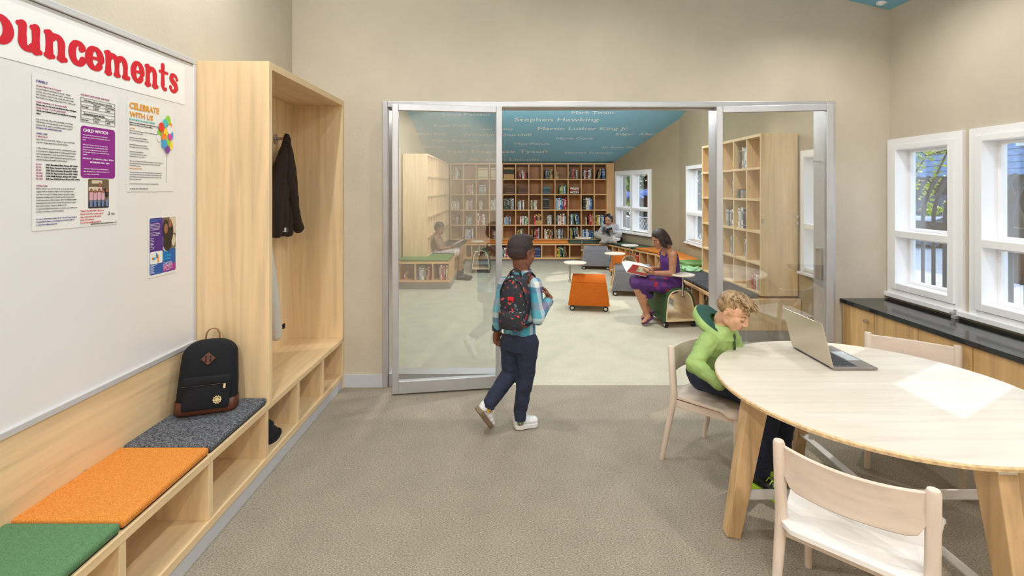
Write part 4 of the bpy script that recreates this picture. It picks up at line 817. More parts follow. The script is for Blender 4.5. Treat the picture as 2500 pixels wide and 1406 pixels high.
def back_row(X, spec, where, **k): row_of_books((X + .012, 10.0, BZ0 + .03), (1, 0, 0), (0, 1, 0), spec, .03, .21, where, 'books in the library benches', **k)
back_row(-.212, 'WKWRWD', 'in the back bench cubby between glass leaf and walking boy', x0=.02, var=.06); back_row(.368, 'NNNN', 'in the back bench cubby beside the walking boy', x0=.135, fixed=0)
back_row(.948, 'YYTGPP', 'in the middle cubby of the back bench', x0=.01, lean=-.2); back_row(1.528, 'DPRPKD', 'in the back bench cubby behind the grey stool', x0=.03)
na = (7, 1.682)
bench_row(PA, 0, na, 'LWBN', 'in the first cubby of the slanting bench', .03, .19, .05); bench_row(PA, 3, na, 'CPWA', 'in the fourth cubby of the slanting bench', .032, .2, .03); bench_row(PA, 4, na, 'CDRRA', 'in the fifth cubby of the slanting bench', .034, .22, .03)
nd = (8, 2.015)
bench_row(PD, 6, nd, 'KKAFK', 'in the deep bench cubby beside the boy in green', .032, .22, .02, var=.02); bench_row(PD, 3, nd, 'KWKCB', 'in the deep bench cubby behind the green stool', .03, .2, .02); bench_row(PD, 4, nd, 'WSD', 'in the middle deep bench cubby behind the green stool', .03, .2, .02)
ne = (3, .815)
bench_row(PE, 1, ne, 'NSWWKAR', 'in the middle cubby of the short bench by the glass leaf', .029, .2, .012); bench_row(PE, 2, ne, 'RWRRKWY', 'in the end cubby of the short bench by the glass leaf', .022, .22, .09, var=.14); bench_row(PE, 0, ne, 'RA', 'in the first cubby of the short bench by the glass leaf', .03, .1, .08)
def rcell(r, k, spec, w=.03, h=.22, x0=.02, **kw):
    row_of_books((2.58, 6.5 - .306 * k - .011, SZ[4 - r] + (.024 if r == 4 else .012)), (0, -1, 0), (1, 0, 0), spec, w, h, 'in the %s, column %s, pale bookcase on the deep bench' % (ROWN[r], ('one', 'two', 'three', 'four', 'five')[k]), 'books in the pale bookcase on the deep bench', x0=x0, **kw)
rcell(0, 1, 'DSS', .03, .2, .16); rcell(0, 3, 'KPCSL', .034, .235, .06, var=.03); rcell(1, 2, 'SKW', .028, .24, .18); rcell(2, 1, 'CW', .03, .26, .2); rcell(2, 2, 'SSKSWS', .03, .2, .04, var=.03); rcell(2, 3, 'WSWNKS', .034, .23, .04); rcell(3, 1, 'RDWK', .034, .235, .13); rcell(3, 2, 'WSWC', .03, .24, .14); rcell(3, 3, 'WS', .036, .2, .18); rcell(4, 4, 'RGRW', .03, .17, .03); rcell(1, 3, 'TKS', .03, .1, .02)
bw = [o for o in COL.objects if o.get('label', '').startswith('only navy book in the middle cubby of the short bench')]
if bw: text('lettering', 'WRIGHT', .03, 'white_ink', bw[0], frame(bw[0].location + V((.009, -.0025, .03)), (0, 0, 1), (-1, 0, 0)), fit=.14) 

# tunnel stools -----------------------------------------------------
def arch(w0, w1, z0, z1, n=12, r=.13):
    # sides lean in from the floor and run into a rounded crown
    pts = [(-w0 / 2, z0)]; hw = w0 / 2
    for k in range(1, 7):
        f_ = k / 6; pts.append((-(hw - (hw - w1 / 2) * f_ ** 1.5), z0 + (z1 - r - z0) * f_))
    for k in range(1, n + 1):
        t_ = PI / 2 * k / n; pts.append((-(w1 / 2) * (.30 * (1 - k / n) + .70 * math.cos(t_) ** .85 if k < n else 0), z1 - r + r * math.sin(t_) ** .8))
    return pts + [(-y, z) for y, z in reversed(pts[:-1])]
def stool(label, loc, rz, m, L=.52, W=.40, tablet=None, tdia=.3):
    s_ = thing('tunnel_stool', label, 'stool', loc, rz, 'rolling tunnel stools in the library')
    z0, z1 = .075, .445
    hl = lambda z: L / 2 * (1 - .20 * (z - z0) / (z1 - z0))
    def shell(nm, w, zt, r, th, mm, extra=0.):
        o = arch(w, w * .84, z0, zt, r=r); q = arch(w - 2 * th, w * .84 - 2 * th, z0, zt - th, r=r - th); n = len(o); vs = []
        for sx in (-1, 1):
            for y, z in o: vs.append((sx * (hl(z) + extra), y, z))
            for y, z in q: vs.append((sx * (hl(z) + extra), y, z))
        fs = []
        for k in range(n - 1): fs += [(k, k + 1, n * 2 + k + 1, n * 2 + k), (n + k + 1, n + k, 3 * n + k, 3 * n + k + 1), (k + 1, k, n + k, n + k + 1), (2 * n + k, 2 * n + k + 1, 3 * n + k + 1, 3 * n + k)]
        for k in (0, n - 1): f_ = (k, 2 * n + k, 3 * n + k, n + k); fs.append(f_ if k == 0 else tuple(reversed(f_)))
        return MB().add(vs, fs).build(nm, mm, s_, local=True, smooth=35, bevel=.004)
    shell('upholstery', W, z1, .15, .024, m); shell('plywood_shell', W - .05, z1 - .025, .13, .016, 'ply', .004)
    o_ = arch(W, W * .84, z0, z1, r=.15)
    for k_ in (9, len(o_) - 10): MB().tube([(-hl(o_[k_][1]) + .004, o_[k_][0] * 1.004, o_[k_][1]), (hl(o_[k_][1]) - .004, o_[k_][0] * 1.004, o_[k_][1])], .0045, 8).build('seam', m, s_, local=True, smooth=60)
    MB().box(-L / 2 + .005, -W / 2 + .03, z0 - .004, L / 2 - .005, W / 2 - .03, z0 + .016).build('floor_board', 'ply', s_, local=True, bevel=.003)
    for sx in (-1, 1):
        for sy in (-1, 1):
            x, y = sx * (L / 2 - .05), sy * (W / 2 - .045); cs = MB().tube([(x, y - .018, .036), (x, y + .018, .036)], [.035, .035], 18).build('caster', 'black_plastic', s_, local=True, smooth=30, bevel=.004)
            MB().tube([(x, y - .021, .036), (x, y + .021, .036)], [.02, .02], 14).build('hub', 'chrome', cs, local=True, smooth=30); MB().box(x - .012, y - .024, .05, x + .012, y + .024, .075).build('fork', 'dark_metal', cs, local=True, bevel=.002)
    if tablet:
        tx, ty, ox, oy = tablet; zt = .60
        MB().lathe([(tdia / 2 - .008, zt - .018), (tdia / 2, zt - .012), (tdia / 2, zt - .004), (tdia / 2 - .004, zt)], (tx + ox, ty + oy, 0), n=40).build('tablet', 'table_wood', s_, local=True, smooth=40)
        pl = MB().tube([(tx, ty, .33), (tx, ty, zt - .017)], .011, 14).build('tablet_pole', 'chrome', s_, local=True, smooth=40)
        sg = 1 if tx > 0 else -1
        MB().box(tx - .02, ty - .018, .335, tx + .02, ty + .018, .362).box(tx - sg * .0 - .005, ty - .1, .405, tx + .005 , ty + .1, .411).build('clamp', 'chrome', pl, local=True, bevel=.003)
    return s_
stool('orange tunnel stool in the middle of the library floor', (1.035, 6.33, 0), math.radians(-10), 'stool_orange', L=.52, W=.4, tablet=(-.25, -.02, .07, .0))
stool('grey flecked tunnel stool in front of the back bench', (1.69, 9.52, 0), math.radians(-10), 'stool_grey', L=.55, W=.4, tablet=(-.27, .06, .02, 0), tdia=.33)
stool('orange tunnel stool farther back, half hidden by a grey one', (2.02, 8.55, 0), math.radians(100), 'stool_orange', L=.50, W=.38, tablet=(-.24, 0, 0, 0), tdia=.29)
stool('grey flecked tunnel stool right behind the reading woman', (1.82, 7.2, 0), math.radians(-8), 'stool_grey', L=.62, W=.42, tablet=(-.30, .02, .05, 0), tdia=.31)
stool('dark green leather tunnel stool the woman in purple sits on', (1.885, 5.66, 0), math.radians(98), 'leather_green', L=.50, W=.41, tablet=(-.222, -.03, .0, .0), tdia=.26)
stool('dark green tunnel stool seen through the glass door leaf', (-.55, 9.2, 0), math.radians(92), 'leather_green', L=.50, W=.38, tablet=(-.22, .03, .0, .03), tdia=.24)
cl = thing('green_cloth', 'crumpled pale green cloth lying where the green and grey bench cushions meet', 'cloth', (2.42, 6.45, .476)); mat('cloth_green', '9cc79a', .9)
b = Blob(); rk = random.Random(4)
b.ell((2.42, 6.46, .484), (.12, .17, .012))
for k in range(34): a = rk.random() * 6.28; q = rk.random() ** .5; x, y = 2.42 + .11 * math.cos(a) * q, 6.46 + .16 * math.sin(a) * q; t_ = rk.random() * 6.28; b.cap((x, y, .488 + .012 * rk.random()), (x + .06 * math.cos(t_), y + .06 * math.sin(t_), .49 + rk.random() * .03), .012, .009)
b.build('folds', 'cloth_green', cl, .007, 3, .01)
# ---------------------------------------------------------------- people
def skin(name, rgb):
    m, nt, b = newmat(name); n = node(nt, 'ShaderNodeTexNoise', i_Scale=30., i_Detail=3.0); nt.links.new(coords(nt), n.inputs['Vector'])
    nt.links.new(ramp(nt, n.outputs[0], [(.3, shade(rgb, .93)), (.7, shade(rgb, 1.05))]), b.inputs['Base Color']); b.inputs['Roughness'].default_value = .5
    b.inputs['Subsurface Weight'].default_value = .12; b.inputs['Subsurface Radius'].default_value = (.02, .008, .005); b.inputs['Subsurface Scale'].default_value = .4
skin('skin_dark', '7a4a33'); skin('skin_fair', 'd9a888'); skin('skin_tan', 'b98467'); skin('skin_light', 'c39478'); skin('skin_child', '8f6248')
def hairmat(name, a, b_):
    m, nt, b = newmat(name); n = node(nt, 'ShaderNodeTexNoise', i_Scale=60., i_Detail=4.0); nt.links.new(coords(nt, (1, 1, .35)), n.inputs['Vector'])
    nt.links.new(ramp(nt, n.outputs[0], [(.3, a), (.7, b_)]), b.inputs['Base Color']); b.inputs['Roughness'].default_value = .5; bumpn(nt, b, n.outputs[0], .6, .01)
hairmat('hair_black', '17120f', '2d2320'); hairmat('hair_blond', '5f4730', 'b8976c'); hairmat('hair_dark', '1a1413', '3c2b25')
mat('eye_white', 'e6e0da', .3); mat('iris_dark', '241712', .2); mat('lash', '2a1a14', .7); mat('brow_blond', '8b6a45', .8); mat('lip_dark', '6b3a30', .5); mat('lip_fair', 'c47f72', .5); mat('lip_red', 'a2524b', .5)
mat('navy_cloth', '232a40', .85, bump=.9, bscale=14, var=.08, stretch=(.6, .6, 1.6)); mat('jacket_green', '94b065', .6, bump=.7, bscale=16, var=.04, stretch=(1, 1, .55)); mat('hood_lining', '1c4a40', .7, bump=.5, bscale=40); mat('zip_dark', '2c4a2c', .5)
mat('shoe_white', 'e6e6e8', .4); mat('sole_white', 'dcdad8', .5); mat('sole_brown', '7d6a55', .7); mat('shoe_black', '1b2024', .5); mat('neon', 'b6e03a', .45)
mat('sweater_grey', 'b5b7c0', .9, bump=.3, bscale=60); mat('trouser_grey', 'a8a6a0', .85, bump=.2, bscale=30); mat('dress_purple', '5a3080', .8, bump=.12, bscale=40)
mat('tablet_dark', '1d1f24', .6); mat('vest_tan', '8a7660', .85); mat('shorts_print', 'b8b0aa', .85, var=.25, scale=60); mat('sandal_purple', '5a2a5e', .5)
def plaid():
    m, nt, b = newmat('plaid'); c = coords(nt, (1, 1, 1)); sp = node(nt, 'ShaderNodeSeparateXYZ'); nt.links.new(c, sp.inputs[0])
    def band(sock, k, off, stops):
        a = node(nt, 'ShaderNodeMath', operation='MULTIPLY_ADD', i_1=k, i_2=off); nt.links.new(sock, a.inputs[0]); f_ = node(nt, 'ShaderNodeMath', operation='FRACT'); nt.links.new(a.outputs[0], f_.inputs[0])
        return ramp(nt, f_.outputs[0], stops, 'CONSTANT')
    xy = node(nt, 'ShaderNodeMath', operation='ADD'); nt.links.new(sp.outputs[0], xy.inputs[0]); nt.links.new(sp.outputs[1], xy.inputs[1])
    A_ = band(sp.outputs[2], 4.6, .1, [(0, '3891a8'), (.26, '3d5a8c'), (.42, 'd8d6d0'), (.58, '58a0b0'), (.8, '8d8396')])
    B2 = band(xy.outputs[0], 4.4, .35, [(0, '4892a6'), (.3, 'cfcfd0'), (.45, '4a5a8a'), (.65, '7cabb6'), (.85, '55507a')])
    nt.links.new(mixc(nt, A_, B2, .5), b.inputs['Base Color']); b.inputs['Roughness'].default_value = .8
    n = node(nt, 'ShaderNodeTexNoise', i_Scale=35.); nt.links.new(c, n.inputs['Vector']); bumpn(nt, b, n.outputs[0], .3, .01)
plaid()
def printed(name, base, cols, scale, thr, rough=.7):
    m, nt, b = newmat(name); vo = node(nt, 'ShaderNodeTexVoronoi', i_Scale=scale); wn = node(nt, 'ShaderNodeTexNoise', i_Scale=scale * 1.5); c = coords(nt)
    ad = node(nt, 'ShaderNodeMix', data_type='VECTOR'); ad.inputs[0].default_value = .03; nt.links.new(c, ad.inputs[4]); nt.links.new(wn.outputs['Color'], ad.inputs[5]); nt.links.new(c, wn.inputs['Vector']); nt.links.new(ad.outputs[1], vo.inputs['Vector'])
    s_ = node(nt, 'ShaderNodeSeparateColor'); nt.links.new(vo.outputs['Color'], s_.inputs[0])
    cc = ramp(nt, s_.outputs[0], [(i / len(cols), c_) for i, c_ in enumerate(cols)], 'CONSTANT')
    fac = ramp(nt, vo.outputs['Distance'], [(0, (1., 1., 1.)), (thr, (0., 0., 0.))], 'CONSTANT')
    nt.links.new(mixc(nt, lin(base), cc, fac), b.inputs['Base Color']); b.inputs['Roughness'].default_value = rough
printed('floral_navy', '23242d', ['b03a3f', '23242d', '8fa39a', 'c8553f', '23242d', '5d6f78', 'c23a48'], 42, .32)
printed('floral_purple', '4c2168', ['a01f35', '4c2168', '2a2722', '6b2a74', '8c2440', '2f2c28', '4c2168'], 15, .42)
printed('sock_print', '3c7a6a', ['d8882f', '3c7a6a', 'c9c22f', '6a7fa0', 'c0504a'], 70, .6)

m, nt, b = newmat('hair_fade'); sp = node(nt, 'ShaderNodeSeparateXYZ'); nt.links.new(coords(nt), sp.inputs[0])
mr = node(nt, 'ShaderNodeMapRange'); mr.inputs[1].default_value = 1.06; mr.inputs[2].default_value = 1.15; nt.links.new(sp.outputs[2], mr.inputs[0])
n = node(nt, 'ShaderNodeTexNoise', i_Scale=170., i_Detail=4.0); nt.links.new(coords(nt), n.inputs['Vector'])
nt.links.new(mixc(nt, lin('7a4a33'), ramp(nt, n.outputs[0], [(.3, '1e1616'), (.7, '3a2c2d')]), mr.outputs[0]), b.inputs['Base Color']); b.inputs['Roughness'].default_value = .75; bumpn(nt, b, n.outputs[0], .5, .004)   # a barber's fade: hair thins out to bare skin
def basis(f, up=(0, 0, 1)):
    f = V(f).normalized(); r = f.cross(V(up)).normalized(); return r, f, r.cross(f)
def head(b, c, f, s, up=(0, 0, 1), neck=None, fem=False):
    """adds a head of height s to the blob; returns hp(x right, y forward, z up)"""
    c = V(c); r, f, u = basis(f, up); hp = lambda x, y, z: c + (r * x + f * y + u * z) * s
    E = lambda p, q, X=None: b.ell(hp(*p), tuple(k * s for k in q), X or r, f)
    E((0, -.06, .13), (.325, .42, .37)); E((0, .12, -.14), (.262, .27, .30)); E((0, .22, -.38), (.12, .12, .10)); E((0, .02, -.26), (.25, .2, .16))
    b.cap(hp(-.16, .30, .075), hp(.16, .30, .075), .055 * s); b.cap(hp(0, .37, .05), hp(0, .45, -.10), .032 * s, .05 * s)
    for k in (-1, 1):
        E((k * .055, .41, -.125), (.04, .05, .035)); E((k * .16, .22, -.10), (.10, .11, .13)); E((k * .325, -.07, -.04), (.018, .055, .095)); b.chain([hp(k * (.345 + .02 * math.sin(t)), -.065 - .062 * math.cos(t) * (1 if math.cos(t) > 0 else .75), -.03 + .105 * math.sin(t)) for t in [PI * (-.45 + 1.35 * j / 9) for j in range(10)]], [.012 * s] * 10); E((k * .145, .318, .018), (.075, .05, .05))
    E((0, .355, -.225), (.10, .05, .06)); E((0, .33, -.30), (.1, .06, .04))
    if neck: b.cap(hp(0, -.10, -.22), neck, .2 * s, .21 * s)
    return hp
def features(p, hp, s, lip, brow='lash', open_=False):
    fwd = (hp(0, 1, 0) - hp(0, 0, 0)).normalized()
    for k in (-1, 1):
        e = MB().ball(hp(k * .145, .327, -.014), .038 * s).build('eye', 'eye_white', p, smooth=60)
        MB().ball(hp(k * .145, .345, -.028), .023 * s).build('iris', 'iris_dark', e, smooth=60)
        MB().tube([hp(k * .085, .352, -.012), hp(k * .115, .366, -.024), hp(k * .15, .366, -.028), hp(k * .19, .348, -.022), hp(k * .215, .318, -.010)], .0095 * s, 8).build('eyelashes', 'lash', p, smooth=60)
        MB().tube([hp(k * .07, .352, .085), hp(k * .13, .35, .11), hp(k * .19, .318, .11), hp(k * .235, .265, .085)], [.014 * s, .02 * s, .018 * s, .01 * s], 8).build('eyebrow', brow, p, smooth=60)
    MB().tube([hp(-.085, .375, -.252), hp(-.04, .398, -.238), hp(0, .402, -.244), hp(.04, .398, -.238), hp(.085, .375, -.252)], [.008 * s, .022 * s, .024 * s, .022 * s, .008 * s], 8).tube([hp(-.07, .372, -.268), hp(0, .39, -.275), hp(.07, .372, -.268)], [.01 * s, .026 * s, .01 * s], 8).build('lips', lip, p, smooth=60)
def hand(b, w, d, n, s, side, curl=.5, thumb=.6):
    """five-fingered hand: w wrist, d finger direction, n palm normal, side +-1 puts the thumb"""
    d = V(d).normalized(); n = V(n); n = (n - d * n.dot(d)).normalized(); t = d.cross(n) * side; w = V(w)
    b.ell(w + d * .26 * s, (.30 * s, .215 * s, .105 * s), d, t); b.cap(w, w + d * .12 * s, .125 * s, .14 * s)
    for i, (o, L, base) in enumerate(((.155, .42, .45), (.052, .47, .49), (-.052, .44, .475), (-.15, .35, .43))):
        p = w + d * (base * s) + t * (o * s); dd = d + t * o * .35; a = 0
        for k, fr in enumerate((.45, .32, .23)):
            a += curl * (1.0 if k else .7) * (1 + .06 * i); q = p + (dd * math.cos(a) + n * math.sin(a)).normalized() * (L * fr * s); b.cap(p, q, (.058 - .005 * k) * s, (.054 - .006 * k) * s, 10); p = q
    p = w + d * .14 * s + t * .16 * s
    for k, (L, dv) in enumerate(((.22, d * .55 + t * .75 + n * .3), (.17, d * .85 + t * (.35 - thumb * .5) + n * (.35 + thumb * .3)), (.13, d * .9 - t * thumb * .5 + n * (.3 + thumb * .4)))):
        q = p + dv.normalized() * (L * s); b.cap(p, q, (.072 - .008 * k) * s, (.064 - .008 * k) * s, 10); p = q
def shoe(p, heel, toe, w, m, sole, h=.07, up=(0, 0, 1), name='shoe', lace=None, collar=True):
    """heel and toe lie on the sole plane"""
    heel, toe = V(heel), V(toe); d = toe - heel; L = d.length; d = d.normalized(); u = V(up); u = (u - d * u.dot(d)).normalized(); r = d.cross(u)
    q = lambda a, x, z: heel + d * (a * L) + r * x + u * z
    b = Blob(); st = .022
    for a, hw, hh in ((.12, .42, .95), (.3, .40, .9), (.5, .42, .66), (.68, .47, .5), (.84, .46, .42)): b.ell(q(a, 0, st + hh * h * .42), (.17 * L, hw * w, hh * h * .5), d, r)
    if collar: b.cap(q(.16, 0, st + h * .7), q(.14, 0, st + h * 1.05), .36 * w, .36 * w)
    o = b.build(name, m, p, .005, 3)
    pts = [(a, hw) for a, hw in ((0, .25), (.04, .40), (.15, .46), (.4, .43), (.6, .48), (.78, .53), (.9, .47), (.98, .28), (1.02, .0))]
    poly = [q(a, hw * w, 0) for a, hw in pts] + [q(a, -hw * w, 0) for a, hw in reversed(pts[:-1])]
    MB().prism(poly, u * (st + .006)).build('sole', sole, o, bevel=.004, smooth=40)
    if lace:
        lb = MB()
        for k in range(4): a = .42 + .08 * k; z = st + h * (.86 - .12 * k); lb.tube([q(a, -.26 * w, z - .012), q(a + .01, 0, z + .002), q(a, .26 * w, z - .012)], .003, 6)
        lb.build('laces', lace, o, smooth=60)
    return q
def ring(c, r, f, rx, ry): return (V(c), V(r) * rx, V(f) * ry)

# --- boy walking, seen from behind
f = V((.38, .92, 0)).normalized(); r = V((f.y, -f.x, 0))
b1 = thing('person', 'boy in a teal plaid shirt and navy trousers walking through the doorway', 'person', (.03, 3.1, 0))
pel, che, nkb = at(1268, 832, 3.12), at(1266, 737, 3.12), at(1276, 674, 3.13)
Lsh, Lel, Lwr = at(1232, 692, 3.16), at(1216, 757, 3.15), at(1213, 806, 3.17)
Rsh, Rel, Rwr = at(1307, 694, 3.06), at(1313, 780, 3.0), at(1341, 727, 3.06)
Lhi, Lkn, Lan = at(1249, 838, 3.15), at(1247, 910, 3.17), at(1194, 990, 3.06)
Rhi, Rkn, Ran = at(1287, 836, 3.09), at(1284, 912, 3.10), at(1270, 1014, 3.115)
bb = Blob(); hf = V((.72, .69, -.06)); hp = head(bb, at(1274, 617, 3.14), hf, .226, neck=nkb)
bb.chain([nkb, che, pel], [.045, .065, .055]).chain([nkb, Lsh, Lel, Lwr], [.04, .035, .03, .022]).chain([nkb, Rsh, Rel, Rwr], [.04, .035, .03, .022])
bb.chain([pel, Lhi, Lkn, Lan], [.055, .05, .038, .022]).chain([pel, Rhi, Rkn, Ran], [.055, .05, .038, .022])
hand(bb, Lwr, (-.04, .02, -1), (.5, -.85, 0), .138, -1, .8); hand(bb, Rwr, (-.45, .2, .85), (-.8, -.1, -.3), .125, 1, .6)
bb.build('body', 'skin_dark', b1, .0038, 3); features(b1, hp, .226, 'lip_dark')
hb = Blob(); E = lambda p, q: hb.ell(hp(*p), tuple(k * .226 for k in q), hp(1, 0, 0) - hp(0, 0, 0), hp(0, 1, 0) - hp(0, 0, 0))
E((0, -.08, .20), (.338, .42, .345)); E((0, -.16, .06), (.325, .345, .28)); E((0, .18, .42), (.22, .2, .10)); E((0, .0, .42), (.27, .3, .13))
hb.build('hair', 'hair_fade', b1, .005, 4)
sh = Blob()
sh.loft([ring(at(1268, 815, 3.12), r, f, .108, .082), ring(at(1268, 785, 3.12), r, f, .106, .08), ring(che, r, f, .115, .085), ring(at(1271, 700, 3.12), r, f, .12, .078), ring(at(1274, 684, 3.125), r, f, .085, .06), ring(at(1276, 668, 3.13), r, f, .052, .05)])
sh.chain([Lsh, Lel, at(1214, 800, 3.165)], [.044, .036, .029]).chain([Rsh, Rel, at(1337, 738, 3.05)], [.044, .037, .030]); sh.build('shirt', 'plaid', b1, .006, 4, .006)
cb = MB(); n = 20; vs = []
for z, k in ((0, 1), (.032, .93), (.034, .99), (-.004, 1.12)): vs += [at(1276, 668, 3.13) + r * (.056 * k * math.cos(2 * PI * i / n)) + f * (.054 * k * math.sin(2 * PI * i / n)) + V((0, 0, z - .006)) + f * (z * .15) for i in range(n)]
cb.add(vs, [(j * n + i, j * n + (i + 1) % n, (j + 1) * n + (i + 1) % n, (j + 1) * n + i) for j in range(3) for i in range(n)]).build('collar', 'plaid', b1, smooth=40)
for nm, c0, c1, rr in (('cuff', Lwr + V((0, 0, .035)), Lwr + V((0, 0, -.002)), .03), ('cuff', at(1336, 740, 3.05), at(1341, 730, 3.06), .031)): MB().tube([c0, c1], [rr * 1.08, rr], 16).build(nm, 'navy_cloth' if rr < .0305 else 'plaid', b1, smooth=40, bevel=.003)
tb_ = Blob()
tb_.loft([ring(at(1268, 805, 3.12), r, f, .103, .08), ring(pel, r, f, .112, .092), ring(at(1268, 850, 3.12), r, f, .105, .09), ring(at(1268, 862, 3.12), r, f, .07, .06)])
tb_.chain([Lhi, Lkn, Lan + V((.004, .0, .02))], [.077, .060, .043]).chain([Rhi, Rkn, Ran + V((0, 0, .03))], [.077, .058, .042]); tb_.build('trousers', 'navy_cloth', b1, .006, 4, .012)
MB().tube([Lan + V((.012, .006, .03)), Lan + V((-.004, -.008, -.012))], [.04, .036], 16).build('trouser_cuff', 'navy_cloth', b1, smooth=40, bevel=.003); MB().tube([Ran + V((0, 0, .025)), Ran + V((0, 0, -.03))], [.041, .036], 16).build('trouser_cuff', 'navy_cloth', b1, smooth=40, bevel=.003)
MB().tube([Lan, Lan + V((-.006, -.004, -.035))], [.0255, .0255], 14).build('sock', 'sock_print', b1, smooth=40); MB().tube([Ran + V((0, 0, -.01)), Ran + V((0, .004, -.052))], [.0255, .0255], 14).build('sock', 'sock_print', b1, smooth=40)
shoe(b1, at(1256, 1046, 3.125) * 1 + V((0, 0, .0)), V((.178, 3.19, .002)), .084, 'shoe_white', 'sole_white', .09, lace='sole_white')
shoe(b1, at(1163, 1002, 3.03), at(1193, 1043, 3.12), .082, 'shoe_white', 'sole_brown', .088, up=(.75, .35, .6), lace='sole_white')
# his floral backpack
bpf = thing('floral_backpack', 'small navy backpack with a red floral print on the back of the walking boy', 'backpack', at(1255, 738, 3.0), (0, 0, math.atan2(-f.x, f.y)))
L0 = at(1255, 804, 2.985); BL = lambda p: V(p)
off = L0 - V(bpf.location); sg_ = lambda v, p: math.copysign(abs(v) ** p, v); pts = [(.091 * sg_(math.cos(a), .72), .175 + .172 * sg_(math.sin(a), .78)) for a in [2 * PI * k / 28 for k in range(28)]]
puffy(pts, .10, .014).build('body', 'floral_navy', bpf, local=True, smooth=60, sub=1)
bd0 = bpf.children[0]; bd0.location = (0, -.035, -.178)
o = puffy([(-.072, .02), (.072, .02), (.08, .035), (.08, .12), (.07, .135), (-.07, .135), (-.08, .12), (-.08, .035)], .03, .012, y0=-.032).build('front_pocket', 'floral_navy', bpf, local=True, smooth=50); o.location = (0, -.035, -.178)
o = MB().box(-.02, -.024, .20, .02, -.0145, .222).build('brand_patch', 'red_ink', bpf, local=True, bevel=.002); o.location = (0, -.035, -.178)
o = MB().tube([(-.085, .02, .16), (-.078, .0, .25), (-.05, -.004, .31), (0, -.004, .333), (.05, -.004, .31), (.078, .0, .25), (.085, .02, .16)], .0035, 8).build('zip', 'knit_black', bpf, local=True); o.location = (0, -.035, -.178)
b = MB(); hq = [(-.035, .07, .325), (-.03, .06, .365), (0, .05, .385), (.03, .06, .365), (.035, .07, .325)]
for i in range(4): b.bar(hq[i], hq[i + 1], .026, .007, side=(0, 1, 0))
o = b.build('handle', 'hood_lining', bpf, local=True, bevel=.002); o.location = (0, -.035, -.178); o.data.materials[0] = M['dark_metal']
for sgn, shp, elp in ((1, Rsh, Rel), (-1, Lsh, Lel)):
    st_ = [che + r * (sgn * .055) - f * .10 + V((0, 0, .10)), shp * .5 + nkb * .5 - f * .045 + V((0, 0, .040)), shp * .52 + nkb * .48 + V((0, 0, .052)), shp * .55 + nkb * .45 + f * .06 + V((0, 0, .02)), che + r * (sgn * .075) + f * .105 + V((0, 0, .0)), che + r * (sgn * .11) + f * .05 + V((0, 0, -.1)), che + r * (sgn * .07) - f * .09 + V((0, 0, -.13))]
    b = MB()
    for i in range(6): b.bar(st_[i], st_[i + 1], .04, .01, side=r)
    b.build('shoulder_strap', 'floral_navy', bpf, bevel=.003)

# --- boy in green, seated at the table
f = V((.62, -.785, 0)).normalized(); r = V((f.y, -f.x, 0)); lft = -r
b2 = thing('person', 'fair-haired boy in a green hooded jacket sitting at the round table', 'person', (1.19, 2.71, 0))
pel, che, nkb = V((1.14, 2.79, .50)), V((1.165, 2.74, .68)), V((1.185, 2.70, .825))
Rsh, Rel, Rwr = V((1.093, 2.65, .728)), at(1695, 890, 2.585), V((1.085, 2.50, .55))
Lsh, Lel, Lwr = V((1.255, 2.77, .728)), V((1.30, 2.73, .595)), V((1.215, 2.56, .55))
Rhi, Rkn, Ran = V((1.09, 2.74, .49)), V((1.315, 2.44, .49)), V((1.30, 2.505, .09)); Lhi, Lkn, Lan = V((1.20, 2.82, .49)), V((1.44, 2.53, .49)), V((1.455, 2.60, .09))
bb = Blob(); hc = V((1.222, 2.645, .886)); hf = V((.60, -.56, -.52)); hp = head(bb, hc, hf, .203, neck=nkb)
bb.chain([nkb + V((0, 0, -.04)), che, pel], [.045, .085, .08]).chain([nkb + V((-.005, .005, -.07)), Rsh, Rel, Rwr], [.04, .035, .03, .022]).chain([nkb + V((-.005, .005, -.07)), Lsh, Lel, Lwr], [.04, .035, .03, .022]).chain([pel, Rhi, Rkn, Ran], [.07, .055, .045, .028]).chain([pel, Lhi, Lkn, Lan], [.07, .055, .045, .028])
hand(bb, Rwr, (.8, -.25, -.15), (.1, .3, .9), .13, 1, .35); hand(bb, Lwr, (-.55, -.6, -.1), (0, .1, .9), .13, -1, .35)
bb.build('body', 'skin_fair', b2, .0036, 3); features(b2, hp, .203, 'lip_fair', 'brow_blond')
hb = Blob(); s = .203; E = lambda p, q: hb.ell(hp(*p), tuple(k * s for k in q), hp(1, 0, 0) - hp(0, 0, 0), hp(0, 1, 0) - hp(0, 0, 0))
E((0, -.10, .19), (.335, .40, .33)); E((0, -.19, .06), (.322, .30, .26)); E((0, .10, .40), (.26, .26, .11))
rh = random.Random(8)
for k in range(190):
    x = rh.uniform(-.27, .27); y = rh.uniform(-.25, .33); z = .105 + .37 * math.sqrt(max(.05, 1 - (x / .36) ** 2 - ((y + .06) / .5) ** 2)); L_ = rh.uniform(.06, .15)
    dx, dy = rh.uniform(-.06, .06) + x * .3, .10 + rh.uniform(-.04, .06)
    p0 = hp(x, y, z + .0); p1 = hp(x + dx * .6, y + dy * .7, z + .05 + L_ * .25); p2 = hp(x + dx, y + dy * 1.4, z + .05 - L_ * .15); hb.cap(p0, p1, .019 * s, .016 * s, 7); hb.cap(p1, p2, .016 * s, .006 * s, 7)
hb.build('hair', 'hair_blond', b2, .0024, 1)
jk = Blob()
jk.loft([ring(pel + V((.01, -.01, .005)), r, f, .135, .10), ring(V((1.15, 2.77, .58)), r, f, .128, .105), ring(che, r, f, .135, .10), ring(V((1.176, 2.712, .735)), r, f, .122, .08), ring(V((1.182, 2.702, .775)), r, f, .088, .07), ring(V((1.186, 2.697, .80)), r, f, .062, .056)])
